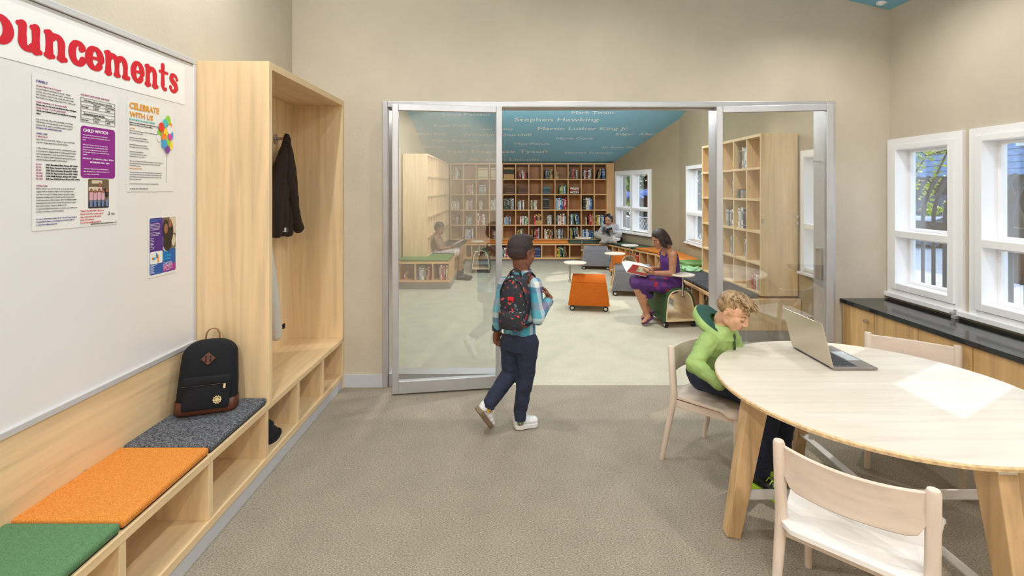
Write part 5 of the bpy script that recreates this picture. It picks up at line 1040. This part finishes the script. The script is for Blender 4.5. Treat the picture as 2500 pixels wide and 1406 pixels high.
jk.chain([Rsh, Rel, Rwr], [.052, .046, .034]).chain([Lsh, Lel, Lwr], [.052, .046, .034]); jk.build('jacket', 'jacket_green', b2, .005, 3, .018)
def collar_ring(c, rx, ry, z, tilt, n=40, amp=.0, seed=0): return [V(c) + r * (rx * (1 + amp * math.sin(5 * a + seed)) * math.cos(a)) + f * (ry * math.sin(a)) + V((0, 0, z - tilt * math.sin(a) + amp * .06 * math.sin(7 * a + seed * 2))) for a in [2 * PI * k / n for k in range(n)]]
def lofted(rings, name, m_, parent):
    n = len(rings[0]); vs = [p for q in rings for p in q]; fs = [(j * n + i, j * n + (i + 1) % n, (j + 1) * n + (i + 1) % n, (j + 1) * n + i) for j in range(len(rings) - 1) for i in range(n)]
    return MB().add(vs, fs).build(name, m_, parent, smooth=80)
cc = V((1.187, 2.70, .0)); bk_ = cc - f * .034
bk_ = cc - f * .048
lofted([collar_ring(cc - f * .012, .104, .08, .752, .03), collar_ring(bk_ + f * .01, .122, .105, .768, .045, amp=.02), collar_ring(bk_, .124, .114, .79, .056, amp=.03, seed=1), collar_ring(bk_ + f * .002, .112, .108, .81, .064, amp=.02), collar_ring(bk_ + f * .006, .102, .10, .815, .066, amp=.02)], 'hood', 'jacket_green', b2)
lofted([collar_ring(bk_ + f * .006, .102, .10, .815, .066, amp=.02), collar_ring(bk_ + f * .01, .088, .09, .818, .066, amp=.05, seed=2), collar_ring(bk_ + f * .02, .070, .076, .812, .06, amp=.06), collar_ring(cc - f * .01, .054, .054, .80, .045)], 'hood_lining', 'hood_lining', b2)
MB().tube([V((1.187, 2.697, .735)) + f * .07, che + f * .108 + V((0, 0, .08)), che + f * .112, V((1.15, 2.77, .58)) + f * .113], .006, 8).build('zip', 'zip_dark', b2, smooth=60)
MB().bar(che + f * .098 + lft * .055 + V((0, 0, .02)), che + f * .09 + lft * .11 + V((0, 0, .025)), .012, .03).build('chest_pocket', 'jacket_green', b2, bevel=.004)
tr_ = Blob(); tr_.ell(pel + V((0, 0, -.0)), (.14, .115, .07), r, f).chain([Rhi, Rkn, Ran], [.078, .062, .045]).chain([Lhi, Lkn, Lan], [.078, .062, .045]); tr_.build('trousers', 'navy_cloth', b2, .007, 4, .012)
for an, sg in ((Ran, 0), (Lan, 1)):
    hl_ = V((an.x, an.y, 0)) - f * .06; q = shoe(b2, hl_, hl_ + f * .21 + r * (.03 if not sg else -.02), .08, 'shoe_black', 'neon', .085, lace='neon')
    MB().tube([q(.28, -.036, .07), q(.4, -.038, .04), q(.5, -.04, .055)], .006, 6).tube([q(.36, -.036, .08), q(.46, -.038, .045)], .006, 6).build('shoe_flash', 'neon', b2)

# --- woman in purple, reading on the green stool
f = V((-.97, -.22, 0)).normalized(); r = V((f.y, -f.x, 0)); lft = -r
b3 = thing('person', 'woman in a purple floral dress sitting on a green stool and reading', 'person', (1.85, 5.64, 0))
pel, wst, che, nkb = at(1641, 690, 5.64), at(1638, 665, 5.64), at(1634, 632, 5.63), at(1630, 606, 5.62)
Lsh, Lel, Lwr = at(1643, 622, 5.49), at(1641, 668, 5.47), at(1600, 667, 5.46); Rsh, Rel, Rwr = at(1627, 618, 5.76), at(1610, 658, 5.76), at(1590, 656, 5.66)
Lhi, Lkn, Lan = at(1640, 696, 5.57), at(1553, 693, 5.47), at(1578, 765, 5.52); Rhi, Rkn, Ran = at(1642, 692, 5.72), at(1550, 684, 5.62), at(1580, 750, 5.66)
bb = Blob(); hp = head(bb, at(1609, 584, 5.60), V((-.86, -.25, -.40)), .215, neck=nkb, fem=True)
bb.loft([ring(pel, r, f, .15, .11), ring(wst, r, f, .112, .085), ring(che, r, f, .128, .09), ring(che * .35 + nkb * .65, r, f, .13, .07), ring(nkb, r, f, .055, .05)]).chain([nkb + V((0, 0, -.03)), Lsh, Lel, Lwr], [.05, .047, .036, .025]).chain([nkb + V((0, 0, -.03)), Rsh, Rel, Rwr], [.05, .047, .036, .025])
bb.chain([pel, Lhi, Lkn, Lan], [.09, .08, .055, .032]).chain([pel, Rhi, Rkn, Ran], [.09, .08, .055, .032]); bb.chain([Lkn * .6 + Lan * .4 + V((.02, 0, 0)), Lkn * .4 + Lan * .6 + V((.015, 0, 0))], [.05, .044])
for an, toe in ((Lan, at(1574, 783, 5.50)), (Ran, at(1573, 771, 5.62))): bb.chain([an, an * .8 + toe * .2 + V((.02, .0, -.02)), toe], [.032, .036, .026]); [bb.cap(toe + V((-.004, k * .012, 0)), toe + V((-.03, k * .013, -.012)), .0095, .008) for k in (-2, -1, 0, 1, 2)]
hand(bb, Lwr, (-.95, .15, .08), (-.1, .5, .8), .16, -1, .4); hand(bb, Rwr, (-.9, -.2, -.1), (0, -.3, .9), .16, 1, .4)
bb.build('body', 'skin_tan', b3, .005, 3); features(b3, hp, .215, 'lip_red')
hb = Blob(); s = .215; E = lambda p, q: hb.ell(hp(*p), tuple(k * s for k in q), hp(1, 0, 0) - hp(0, 0, 0), hp(0, 1, 0) - hp(0, 0, 0))
E((0, -.10, .20), (.37, .43, .36)); E((0, -.22, -.02), (.36, .34, .34)); E((0, -.24, -.20), (.33, .24, .2))
for k in (-1, 1): E((k * .33, -.02, -.05), (.09, .22, .30)); E((k * .34, .04, -.2), (.09, .15, .16))
for k in range(60):
    a = rh.uniform(.9, 2 * PI - .9); x, y = .37 * math.sin(a), -.12 + .38 * math.cos(a); z = rh.uniform(-.1, .25); pts = [hp(x * (.9 + .1 * j) + .02 * math.sin(j * 2 + k), y * (1 + .03 * j), z - .105 * j) for j in range(5)]; hb.chain(pts, [.04 * s, .05 * s, .055 * s, .045 * s, .02 * s])
hb.build('hair', 'hair_dark', b3, .005, 2)
dr_ = Blob(); dr_.loft([ring(pel + V((0, 0, -.02)), r, f, .172, .135), ring(wst, r, f, .122, .095), ring(che + V((0, 0, -.02)), r, f, .135, .102), ring(che + V((0, 0, .045)), r, f, .128, .092)]); dr_.build('dress_top', 'dress_purple', b3, .006, 4, .008)
for sg in (-1, 1): 
    p0 = che + f * .076 + r * (sg * .055) + V((0, 0, .03)); p1 = nkb + r * (sg * .085) + V((0, 0, -.015)) + f * .02; p2 = che - f * .075 + r * (sg * .05) + V((0, 0, .04)); MB().tube([p0, p0 * .5 + p1 * .5 + f * .02, p1, p1 * .5 + p2 * .5 - f * .03, p2], .011, 8).build('dress_strap', 'dress_purple', b3, smooth=60)
sk = Blob(); sk.ell(pel + V((-.01, 0, -.02)), (.175, .15, .085), r, f).chain([Lhi + V((0, 0, -.01)), Lkn], [.095, .068]).chain([Rhi, Rkn], [.095, .068]).chain([(Lhi + Rhi) / 2, (Lkn + Rkn) / 2], [.095, .07])
for k in range(8): t_ = k / 7; a = Lkn * (1 - t_) + Rkn * t_; e = at(1583, 724, 5.50) * (1 - t_) + at(1586, 716, 5.64) * t_; sk.chain([a, a * .5 + e * .5 + V((-.01, 0, .005)), e + V((.02 * (k % 2), 0, 0))], [.062, .05, .03])
sk.build('skirt', 'floral_purple', b3, .008, 5, .014)
for an, toe in ((Lan, at(1573, 786, 5.50)), (Ran, at(1572, 775, 5.62))):
    h_ = an + V((.075, .01, -.035)); d_ = (toe - h_).normalized(); u_ = V((-.45, 0, .9)); u_ = (u_ - d_ * u_.dot(d_)).normalized(); q_ = d_.cross(u_); L_ = (toe - h_).length + .035
    pts = [(0, .02), (.1, .033), (.35, .03), (.65, .04), (.88, .036), (1, .012)]; poly = [h_ + d_ * (a * L_) + q_ * w_ for a, w_ in pts] + [h_ + d_ * (a * L_) - q_ * w_ for a, w_ in reversed(pts)]
    o = MB().prism(poly, u_ * -.016).build('sandal', 'sandal_purple', b3, bevel=.003); MB().tube([h_ + d_ * (.5 * L_) + q_ * .036, h_ + d_ * (.66 * L_) + u_ * .05, h_ + d_ * (.85 * L_) + u_ * .02, h_ + d_ * (.66 * L_) + u_ * .05, h_ + d_ * (.5 * L_) - q_ * .036], .007, 8).build('sandal_strap', 'sandal_purple', o, smooth=60)
ob = thing('open_book', 'large open picture book with a red and beige cover held by the woman in purple', 'book', at(1556, 658, 5.5))
sp0, sp1 = at(1531, 663, 5.44), at(1578, 673, 5.44); e0, e1 = at(1545, 645, 5.52), at(1588, 654, 5.54); g0, g1 = at(1525, 638, 5.62), at(1566, 645, 5.68)
mat('book_cover_red', '9c2f2c', .45); mat('cover_picture', 'a9a184', .5, var=.25, scale=30)
up_ = (e0 - sp0).cross(sp1 - sp0).normalized(); up_ = -up_ if up_.y < 0 else up_
mid0, mid1 = sp0 + V((.0, .05, .004)), sp1 + V((.0, .05, .004))
cv = MB().prism([sp0, sp1, e1, e0], up_ * .006).build('front_cover', 'book_cover_red', ob, bevel=.001)
l = lambda a, b_: (sp0 * (1 - a) + sp1 * a) * (1 - b_) + (e0 * (1 - a) + e1 * a) * b_
MB().prism([l(.38, .25), l(.97, .25), l(.97, .92), l(.38, .92)], up_ * -.0012).build('cover_picture', 'cover_picture', cv)
MB().prism([sp0 + up_ * .006, sp1 + up_ * .006, e1 + up_ * .006, e0 + up_ * .006], up_ * .018).build('page_block', 'page_edges', ob, bevel=.002)
MB().prism([e0 + up_ * .012, e1 + up_ * .012, g1, g0], V((0, .004, .012))).build('open_pages', 'paper', ob, bevel=.002)
MB().prism([sp0 + V((-.004, 0, 0)), e0, g0, sp0 + V((-.03, .12, .09))], V((-.006, 0, .0))).build('turned_pages', 'paper', ob)

# --- young woman cross-legged in the bench corner
f = V((-.40, -.92, 0)).normalized(); r = V((f.y, -f.x, 0)); lft = -r; Y = 10.13
b4 = thing('person', 'dark-haired woman in a grey sweater sitting cross-legged on the corner bench', 'person', (2.1, Y, .475))
pel, che, nkb = at(1489, 581, Y + .08), at(1489, 562, Y + .06), at(1490, 547, Y + .05)
Rsh, Rel, Rwr = at(1474, 553, Y + .02), at(1463, 570, Y - .10), at(1468, 568, Y - .22); Lsh, Lel, Lwr = at(1504, 552, Y), at(1513, 571, Y - .10), at(1497, 566, Y - .22)
Rkn, Ran = at(1457, 573, Y - .16), at(1492, 588, Y - .26); Lkn, Lan = at(1510, 575, Y - .16), at(1476, 588, Y - .28)
bb = Blob(); hp = head(bb, at(1486, 536.5, Y), V((-.5, -.78, -.32)), .235, neck=nkb, fem=True)
bb.chain([nkb, che, pel], [.05, .085, .09]).chain([nkb, Rsh, Rel, Rwr], [.04, .035, .03, .022]).chain([nkb, Lsh, Lel, Lwr], [.04, .035, .03, .022]).chain([pel, Rkn, Ran], [.08, .05, .032]).chain([pel, Lkn, Lan], [.08, .05, .032])
hand(bb, Rwr, (.6, -.3, .35), (.3, .3, .8), .15, 1, .5); hand(bb, Lwr, (-.8, -.3, .1), (-.1, .6, .6), .15, -1, .6)
for an, sg in ((Lan, -1), (Ran, 1)): bb.chain([an, an + V((sg * .09, -.05, -.03))], [.035, .028])
bb.build('body', 'skin_light', b4, .006, 3); features(b4, hp, .235, 'lip_red')
hb = Blob(); s = .235; E = lambda p, q: hb.ell(hp(*p), tuple(k * s for k in q), hp(1, 0, 0) - hp(0, 0, 0), hp(0, 1, 0) - hp(0, 0, 0))
E((0, -.10, .19), (.355, .42, .34)); E((0, -.2, .0), (.35, .33, .33)); E((.05, -.25, -.32), (.28, .2, .32)); E((.30, -.08, -.12), (.08, .16, .26)); E((-.31, -.1, -.05), (.06, .16, .2)); hb.build('hair', 'hair_black', b4, .006, 3)
sw = Blob(); sw.loft([ring(pel + V((0, 0, -.01)), r, f, .17, .13), ring(at(1489, 572, Y + .07), r, f, .155, .12), ring(che, r, f, .165, .12), ring(at(1489, 552, Y + .05), r, f, .15, .09), ring(nkb, r, f, .075, .065)]).chain([Rsh, Rel, Rwr], [.056, .05, .036]).chain([Lsh, Lel, Lwr], [.056, .052, .036]); sw.build('sweater', 'sweater_grey', b4, .008, 4, .012)
tr_ = Blob(); tr_.ell(pel + V((0, 0, -.03)), (.19, .15, .08), r, f).chain([pel + r * .08, Rkn, Ran], [.10, .075, .065]).chain([pel + lft * .08, Lkn, Lan], [.10, .075, .07]).chain([Lan, Lan + V((-.03, -.04, -.01))], [.07, .06]); tr_.build('trousers', 'trouser_grey', b4, .008, 4, .014)
q = shoe(b4, at(1497, 590, Y - .30), at(1514, 586, Y - .24), .085, 'sole_white', 'sole_white', .06)
td = thing('tablet_computer', 'dark tablet computer held up by the cross-legged woman', 'tablet', at(1478, 563, Y - .27))
c = at(1478, 562, Y - .27); ex, ez = V((.085, .03, -.055)), V((-.02, .05, .07)); MB().prism([c - ex - ez, c + ex - ez, c + ex + ez, c - ex + ez], V((0, -.01, .004))).build('case', 'tablet_dark', td, bevel=.002); MB().prism([c - ex * .92 - ez * .9, c + ex * .92 - ez * .9, c + ex * .92 + ez * .9, c - ex * .92 + ez * .9], V((0, .0015, -.0006))).build('screen', 'screen_black', td)
ph = thing('smartphone', 'small dark phone in the other hand of the cross-legged woman', 'phone', at(1488, 560, Y - .3)); c = at(1488, 559.5, Y - .31); ex = V((.055, .01, .012)); ez = V((0, .03, .022)); MB().prism([c - ex - ez, c + ex - ez, c + ex + ez, c - ex + ez], V((0, -.008, .003))).build('case', 'tablet_dark', ph, bevel=.002); MB().prism([c - ex * .9 - ez * .9, c + ex * .9 - ez * .9, c + ex * .9 + ez * .9, c - ex * .9 + ez * .9], V((0, .0012, 0))).build('screen', 'screen_black', ph)
bgk = thing('black_bag', 'black bag standing on the corner bench behind the cross-legged woman', 'bag', at(1511, 591, 10.02)); c = at(1511, 585, 10.02); puffy([(-.07, 0), (.07, 0), (.075, .12), (.06, .135), (-.06, .135), (-.075, .12)], .10, .01).build('body', 'bag_black', bgk, local=True, smooth=50); MB().tube([(-.04, .05, .13), (-.03, .05, .16), (.03, .05, .16), (.04, .05, .13)], .006, 8).build('handle', 'knit_black', bgk, local=True)

# --- child reading on the side bench behind the glass leaf
f = V((.97, -.2, 0)).normalized(); r = V((f.y, -f.x, 0)); lft = -r; Y = 8.4
b5 = thing('person', 'child in a sleeveless top reading on the bench behind the glass leaf', 'person', (-1.15, Y, 0))
pel, che, nkb = at(1074, 618, Y), at(1066, 596, Y), at(1068, 577, Y)
Rsh, Rel, Rwr = at(1063, 582, Y - .13), at(1072, 608, Y - .14), at(1098, 605, Y - .1); Lsh, Lel, Lwr = at(1074, 582, Y + .12), at(1086, 606, Y + .12), at(1104, 602, Y + .05)
Rkn, Ran = at(1124, 616, Y - .08), at(1122, 660, Y - .08); Lkn, Lan = at(1120, 613, Y + .1), at(1126, 656, Y + .1)
bb = Blob(); hp = head(bb, at(1074, 558, Y), V((.88, -.2, -.36)), .21, neck=nkb)
bb.chain([nkb, che, pel], [.05, .095, .10]).chain([nkb, Rsh, Rel, Rwr], [.045, .042, .034, .024]).chain([nkb, Lsh, Lel, Lwr], [.045, .042, .034, .024]).chain([pel, Rkn, Ran], [.08, .055, .035]).chain([pel, Lkn, Lan], [.08, .055, .035])
hand(bb, Rwr, (.9, .1, .1), (0, .3, .8), .15, 1, .4); hand(bb, Lwr, (.8, -.1, .1), (0, -.2, .8), .15, -1, .4); bb.build('body', 'skin_child', b5, .006, 3); features(b5, hp, .21, 'lip_dark')
hb = Blob(); s = .21; E = lambda p, q: hb.ell(hp(*p), tuple(k * s for k in q), hp(1, 0, 0) - hp(0, 0, 0), hp(0, 1, 0) - hp(0, 0, 0))
E((0, -.10, .21), (.35, .42, .34)); E((0, -.22, .02), (.34, .31, .33)); hb.build('hair', 'hair_black', b5, .006, 3)
vt = Blob(); vt.loft([ring(pel, r, f, .145, .12), ring(at(1069, 606, Y), r, f, .125, .105), ring(che, r, f, .13, .105), ring(at(1066, 585, Y), r, f, .11, .08), ring(at(1067, 580, Y), r, f, .07, .06)]); vt.build('vest', 'vest_tan', b5, .008, 4, .008)
sr = Blob(); sr.ell(pel, (.15, .14, .09), r, f).chain([pel + r * .07, Rkn * .85 + pel * .15], [.10, .08]).chain([pel + lft * .07, Lkn * .85 + pel * .15], [.10, .08]); sr.build('shorts', 'shorts_print', b5, .008, 4, .01)
for an in (Ran, Lan): MB().tube([V((an.x, an.y, .16)), V((an.x, an.y, .07))], [.042, .04], 14).build('sock', 'knit_black', b5, smooth=40); h_ = V((an.x - .05, an.y, 0)); shoe(b5, h_, h_ + V((.25, -.05, 0)), .09, 'shoe_black', 'black_plastic', .075)
rbk = thing('open_book', 'open magazine held by the child behind the glass leaf', 'book', at(1118, 594, Y - .05)); c = at(1117, 597, Y - .03)
for sg in (-1, 1): MB().prism([c + V((-.05, 0, -.01)), c + V((-.05, sg * .15, .02)), c + V((.11, sg * .16, .11)), c + V((.11, 0, .08))], V((-.003, 0, .006))).build('pages', 'paper' if sg < 0 else 'photo_dark', rbk)
# ---------------------------------------------------------------- outside
mat('concrete_light', 'd6d2ca', .9, var=.05, scale=8); mat('asphalt', '4a4d52', .95); mat('shingle_grey', '86a8d2', .9, var=.1, scale=10); mat('dark_glass', '20303f', .1); mat('fence_steel', '4a4f58', .5, .4); mat('leaf_lime', 'b2c436', .6, var=.2, scale=8); mat('leaf_dark', '2c4530', .7, var=.3, scale=6); mat('bark', '4e4238', .9); mat('car_silver', '9fb0c2', .3, .6); mat('car_dark', '3a4656', .3, .5); mat('parasol_blue', '2f5f9e', .7); mat('timber_dark', '3b2c24', .8); mat('leaf_green', '5d8a3a', .6, var=.25, scale=6)
struct(MB().box(3.4, -14, -.2, 40, 40, -.02), 'street', 'asphalt')
struct(MB().box(3.16, 1.0, -.1, 6.4, 6.5, .36), 'ground_terrace', 'concrete_light')
# fence of curved flat bars in front of the street windows
fn = thing('railing', 'dark steel railing with curved flat bars outside the street windows', 'railing', (4.25, 4.2, .36))
FX = 4.25
MB().box(FX - .01, 2.2, 1.14, FX + .012, 6.0, 1.23).build('rail_band', 'fence_steel', fn)
for k in range(30):
    y = 2.35 + .125 * k; vs = [(0, .36), (0, 1.25)] + [(.17 * t_ * t_, 1.25 + .44 * t_) for t_ in [j / 7 for j in range(1, 8)]]
    b = MB(); 
    for i in range(len(vs) - 1): b.bar((FX + vs[i][0], y, vs[i][1]), (FX + vs[i + 1][0], y, vs[i + 1][1]), .036, .012, side=(0, 1, 0))
    b.build('bar', 'fence_steel', fn)
def leafy(name, m, centers, n, size, parent, seed=1):
    rl = random.Random(seed); vs = []; fs = []
    for _ in range(n):
        c, rad = rl.choice(centers); c = V(c) + V([max(-1, min(1, rl.gauss(0, .5))) for _k in range(3)]) * rad; a = V((rl.gauss(0, 1), rl.gauss(0, 1), rl.gauss(0, 1))).normalized(); b_ = a.orthogonal().normalized(); s_ = size * rl.uniform(.7, 1.3); i = len(vs)
        vs += [c - a * s_, c + b_ * s_ * .75, c + a * s_, c - b_ * s_ * .75]; fs.append((i, i + 1, i + 2, i + 3))
    o = MB().add(vs, fs).build(name, m, parent); o['kind'] = 'stuff'; return o
def ray(px, py, X): y = F * X / (px - VX); return at(px, py, y)
tr1 = thing('street_tree', 'young tree with lime green leaves outside the first street window', 'tree', (7.2, 8.0, 0))
br_ = [[ray(2225, 352, 6.3), ray(2262, 380, 6.3), ray(2315, 365, 6.2), ray(2345, 350, 6.2)], [ray(2262, 380, 6.3), ray(2235, 420, 6.3), ray(2228, 460, 6.3)], [ray(2315, 365, 6.2), ray(2285, 430, 6.2), ray(2262, 470, 6.2)], [ray(2330, 500, 6.2), ray(2285, 515, 6.2), ray(2255, 510, 6.2)], [ray(2345, 350, 6.2), ray(2360, 420, 6.2), ray(2330, 500, 6.2)]]
tk = MB().tube([V((6.6, 6.2, -.02)), V((6.6, 6.25, 1.0)), V((6.5, 6.4, 1.8)), br_[0][3], br_[0][3] + V((0, 0, .9))], [.09, .08, .06, .04, .02]).build('trunk', 'bark', tr1, smooth=60)
for q in br_: MB().tube(q, .012, 6).build('branch', 'bark', tr1, smooth=60)
leafy('leaves', 'leaf_lime', [(p, .11) for q in br_ for p in q] + [(q[i].lerp(q[i + 1], .5), .09) for q in br_ for i in range(len(q) - 1)], 800, .03, tr1, 3)
def car(label, loc, rz, m, k=1.):
    c = thing('car', label, 'car', loc, rz, 'cars parked along the street')
    prof = [(-2.1, .35), (-2.15, .75), (-1.5, .88), (-.9, 1.32), (.5, 1.38), (1.2, .92), (2.05, .78), (2.15, .4), (2.0, .28), (-2.0, .28)]
    b = MB(); n = len(prof); vs = []
    for y, s_ in ((-.85, .97), (-.8, 1), (.8, 1), (.85, .97)): vs += [(x * k * s_, (y if z < .95 else y * .8) * k, z * k) for x, z in prof]
    fs = [(j * n + i, j * n + (i + 1) % n, (j + 1) * n + (i + 1) % n, (j + 1) * n + i) for j in range(3) for i in range(n)] + [tuple(range(n)), tuple(reversed(range(3 * n, 4 * n)))]
    b.add(vs, [tuple(reversed(f_)) for f_ in fs]).build('body', m, c, local=True, smooth=30, bevel=.05)
    for y in (-.84, .84): MB().prism([(-1.2 * k, y * k, .93 * k), (-.82 * k, y * .86 * k, 1.25 * k), (.42 * k, y * .86 * k, 1.3 * k), (1.0 * k, y * k, .95 * k)], (0, math.copysign(.03, y), 0)).build('side_window', 'dark_glass', c, local=True)
    MB().prism([(1.14 * k, -.7 * k, .97 * k), (1.14 * k, .7 * k, .97 * k), (.55 * k, .62 * k, 1.36 * k), (.55 * k, -.62 * k, 1.36 * k)], (.03, 0, .02)).build('windscreen', 'dark_glass', c, local=True); MB().prism([(-1.52 * k, -.7 * k, .93 * k), (-1.52 * k, .7 * k, .93 * k), (-.95 * k, .62 * k, 1.3 * k), (-.95 * k, -.62 * k, 1.3 * k)], (-.03, 0, .02)).build('rear_window', 'dark_glass', c, local=True)
    for x in (-1.3, 1.3):
        for y in (-.86, .86): MB().tube([(x * k, (y - .06) * k, .32 * k), (x * k, (y + .06) * k, .32 * k)], .32 * k, 20).build('wheel', 'black_plastic', c, local=True, smooth=30)
    for y in (-.6, .6): MB().box(2.08 * k, (y - .15) * k, .62 * k, 2.16 * k, (y + .15) * k, .74 * k).build('headlight', 'white_paint', c, local=True)
car('silver car parked outside the first street window', (11.0, 12.6, 0), math.radians(205), 'car_silver'); car('dark car parked behind the silver one beyond the railing', (14.6, 16.2, 0), math.radians(100), 'car_dark'); car('pale blue car parked outside the second street window', (12.0, 8.6, 0), math.radians(95), 'car_silver'); car('dark grey car parked farthest along the street', (14.6, 21.5, 0), math.radians(95), 'car_dark')
bh = thing('shingled_house', 'blue-grey shingled house across the street', 'house', (18, 14, 0))
MB().box(17, 4, 0, 26, 30, 9).build('wall', 'shingle_grey', bh)
b = MB()
for k in range(34): b.box(16.94, 4, 1.4 + .22 * k, 17.0, 30, 1.4 + .22 * k + .19)
b.build('shingle_courses', 'shingle_grey', bh)['kind'] = 'stuff'
MB().box(16.8, 4, 0, 16.96, 30, 2.05).build('dark_base', 'timber_dark', bh)
for y in (8.5, 11.5, 14.6, 18.0, 21.5, 25): 
    for z in (3.0, 5.6): wq = MB().box(16.85, y, z, 16.97, y + 1.5, z + 1.5).build('window', 'white_paint', bh); MB().box(16.83, y + .1, z + .1, 16.86, y + .7, z + 1.4).box(16.83, y + .8, z + .1, 16.86, y + 1.4, z + 1.4).build('pane', 'dark_glass', wq)
# garden beyond the library windows
struct(MB().box(3.2, 6.5, -.1, 12, 30, .2), 'ground_garden', 'concrete_light')
struct(MB().prism([(2.4, 13.9, .2), (4.6, 12.2, .2), (4.5, 12.0, .2), (2.3, 13.7, .2)], (0, 0, .62)).build('garden_wall', 'concrete_light') and MB().box(3.2, 6.5, .0, 3.3, 6.6, .1), 'trim_4', 'concrete_light')
bpy.data.objects['garden_wall']['kind'] = 'structure'
for i, (px, py, y) in enumerate(((1526, 479, 15.5), (1578, 474, 16.5))):
    c = at(px, py, y); pz = thing('parasol', ('blue garden parasol seen in the first pane of the double window' if i == 0 else 'blue garden parasol seen in the second pane of the double window'), 'parasol', (c.x, c.y, .2), group='blue parasols in the garden')
    MB().lathe([(.62, c.z - .06), (.6, c.z), (.36, c.z + .08), (.08, c.z + .15), (.02, c.z + .17)], (c.x, c.y, 0), n=8).build('canopy', 'parasol_blue', pz); MB().tube([(c.x, c.y, .2), (c.x, c.y, c.z + .1)], .03).build('pole', 'timber_dark', pz); MB().lathe([(.25, .2), (.25, .26), (.05, .3)], (c.x, c.y, 0)).build('base', 'dark_metal', pz)
for i, (px, py, y, rad, m_, n_, lb) in enumerate(((1502, 452, 20.5, 1.0, 'leaf_green', 900, 'bright green tree beyond the blue parasols'), (1580, 450, 23, 1.7, 'leaf_dark', 3000, 'dark leafy tree filling the second pane of the double window'), (1712, 470, 15, 1.1, 'leaf_dark', 700, 'bare dark tree outside the single library window'))):
    c = at(px, py, y); tt = thing('garden_tree', lb, 'tree', (c.x, c.y, .2)); MB().tube([(c.x, c.y, .1), (c.x + .1, c.y, c.z * .6), (c.x, c.y, c.z + rad * .5)], [.16, .12, .05]).build('trunk', 'bark', tt, smooth=60)
    leafy('leaves', m_, [(c + V((math.cos(k) * rad * .5, math.sin(k * 1.7) * rad * .5, math.sin(k * 2.3) * rad * .6)), rad * .55) for k in range(9)], int(n_ * 1.5), .10, tt, 9 + i)
    for k in range(6): MB().tube([(c.x, c.y, c.z * .5 + .1 * k), c + V((math.cos(k * 1.1) * rad * .6, math.sin(k * 2) * rad * .5, rad * (.3 + .1 * k)))], [.05, .01], 6).build('branch', 'bark', tt, smooth=60)
def lattice(label, a, b_, z0, z1, step):
    a, b_ = V((a[0], a[1], 0)), V((b_[0], b_[1], 0)); L = (b_ - a).length; u = (b_ - a).normalized(); q = thing('lattice_fence', label, 'fence', (a + b_) / 2 + V((0, 0, z0))); h_ = z1 - z0
    P_ = lambda s_, z: a + u * s_ + V((0, 0, z)); 
    for z in (z0, z1): MB().bar(P_(0, z), P_(L, z), .03, .02).build('rail', 'dark_metal', q)
    k = -h_
    while k < L:
        for sg in (1, -1):
            s0, s1 = k, k + h_; q0, q1 = max(0, s0), min(L, s1)
            if q1 - q0 > .05: MB().bar(P_(q0, (z0 + q0 - s0) if sg > 0 else (z1 - (q0 - s0))), P_(q1, (z0 + q1 - s0) if sg > 0 else (z1 - (q1 - s0))), .012, .012).build('bar', 'dark_metal', q)
        k += step
lattice('iron lattice fence outside the double library window', at(1560, 540, 10.9), at(1625, 540, 9.9), .2, .92, .12); lattice('iron lattice railing outside the single library window', (3.5, 9.6, 0), (3.5, 8.2, 0), .2, 1.2, .16)
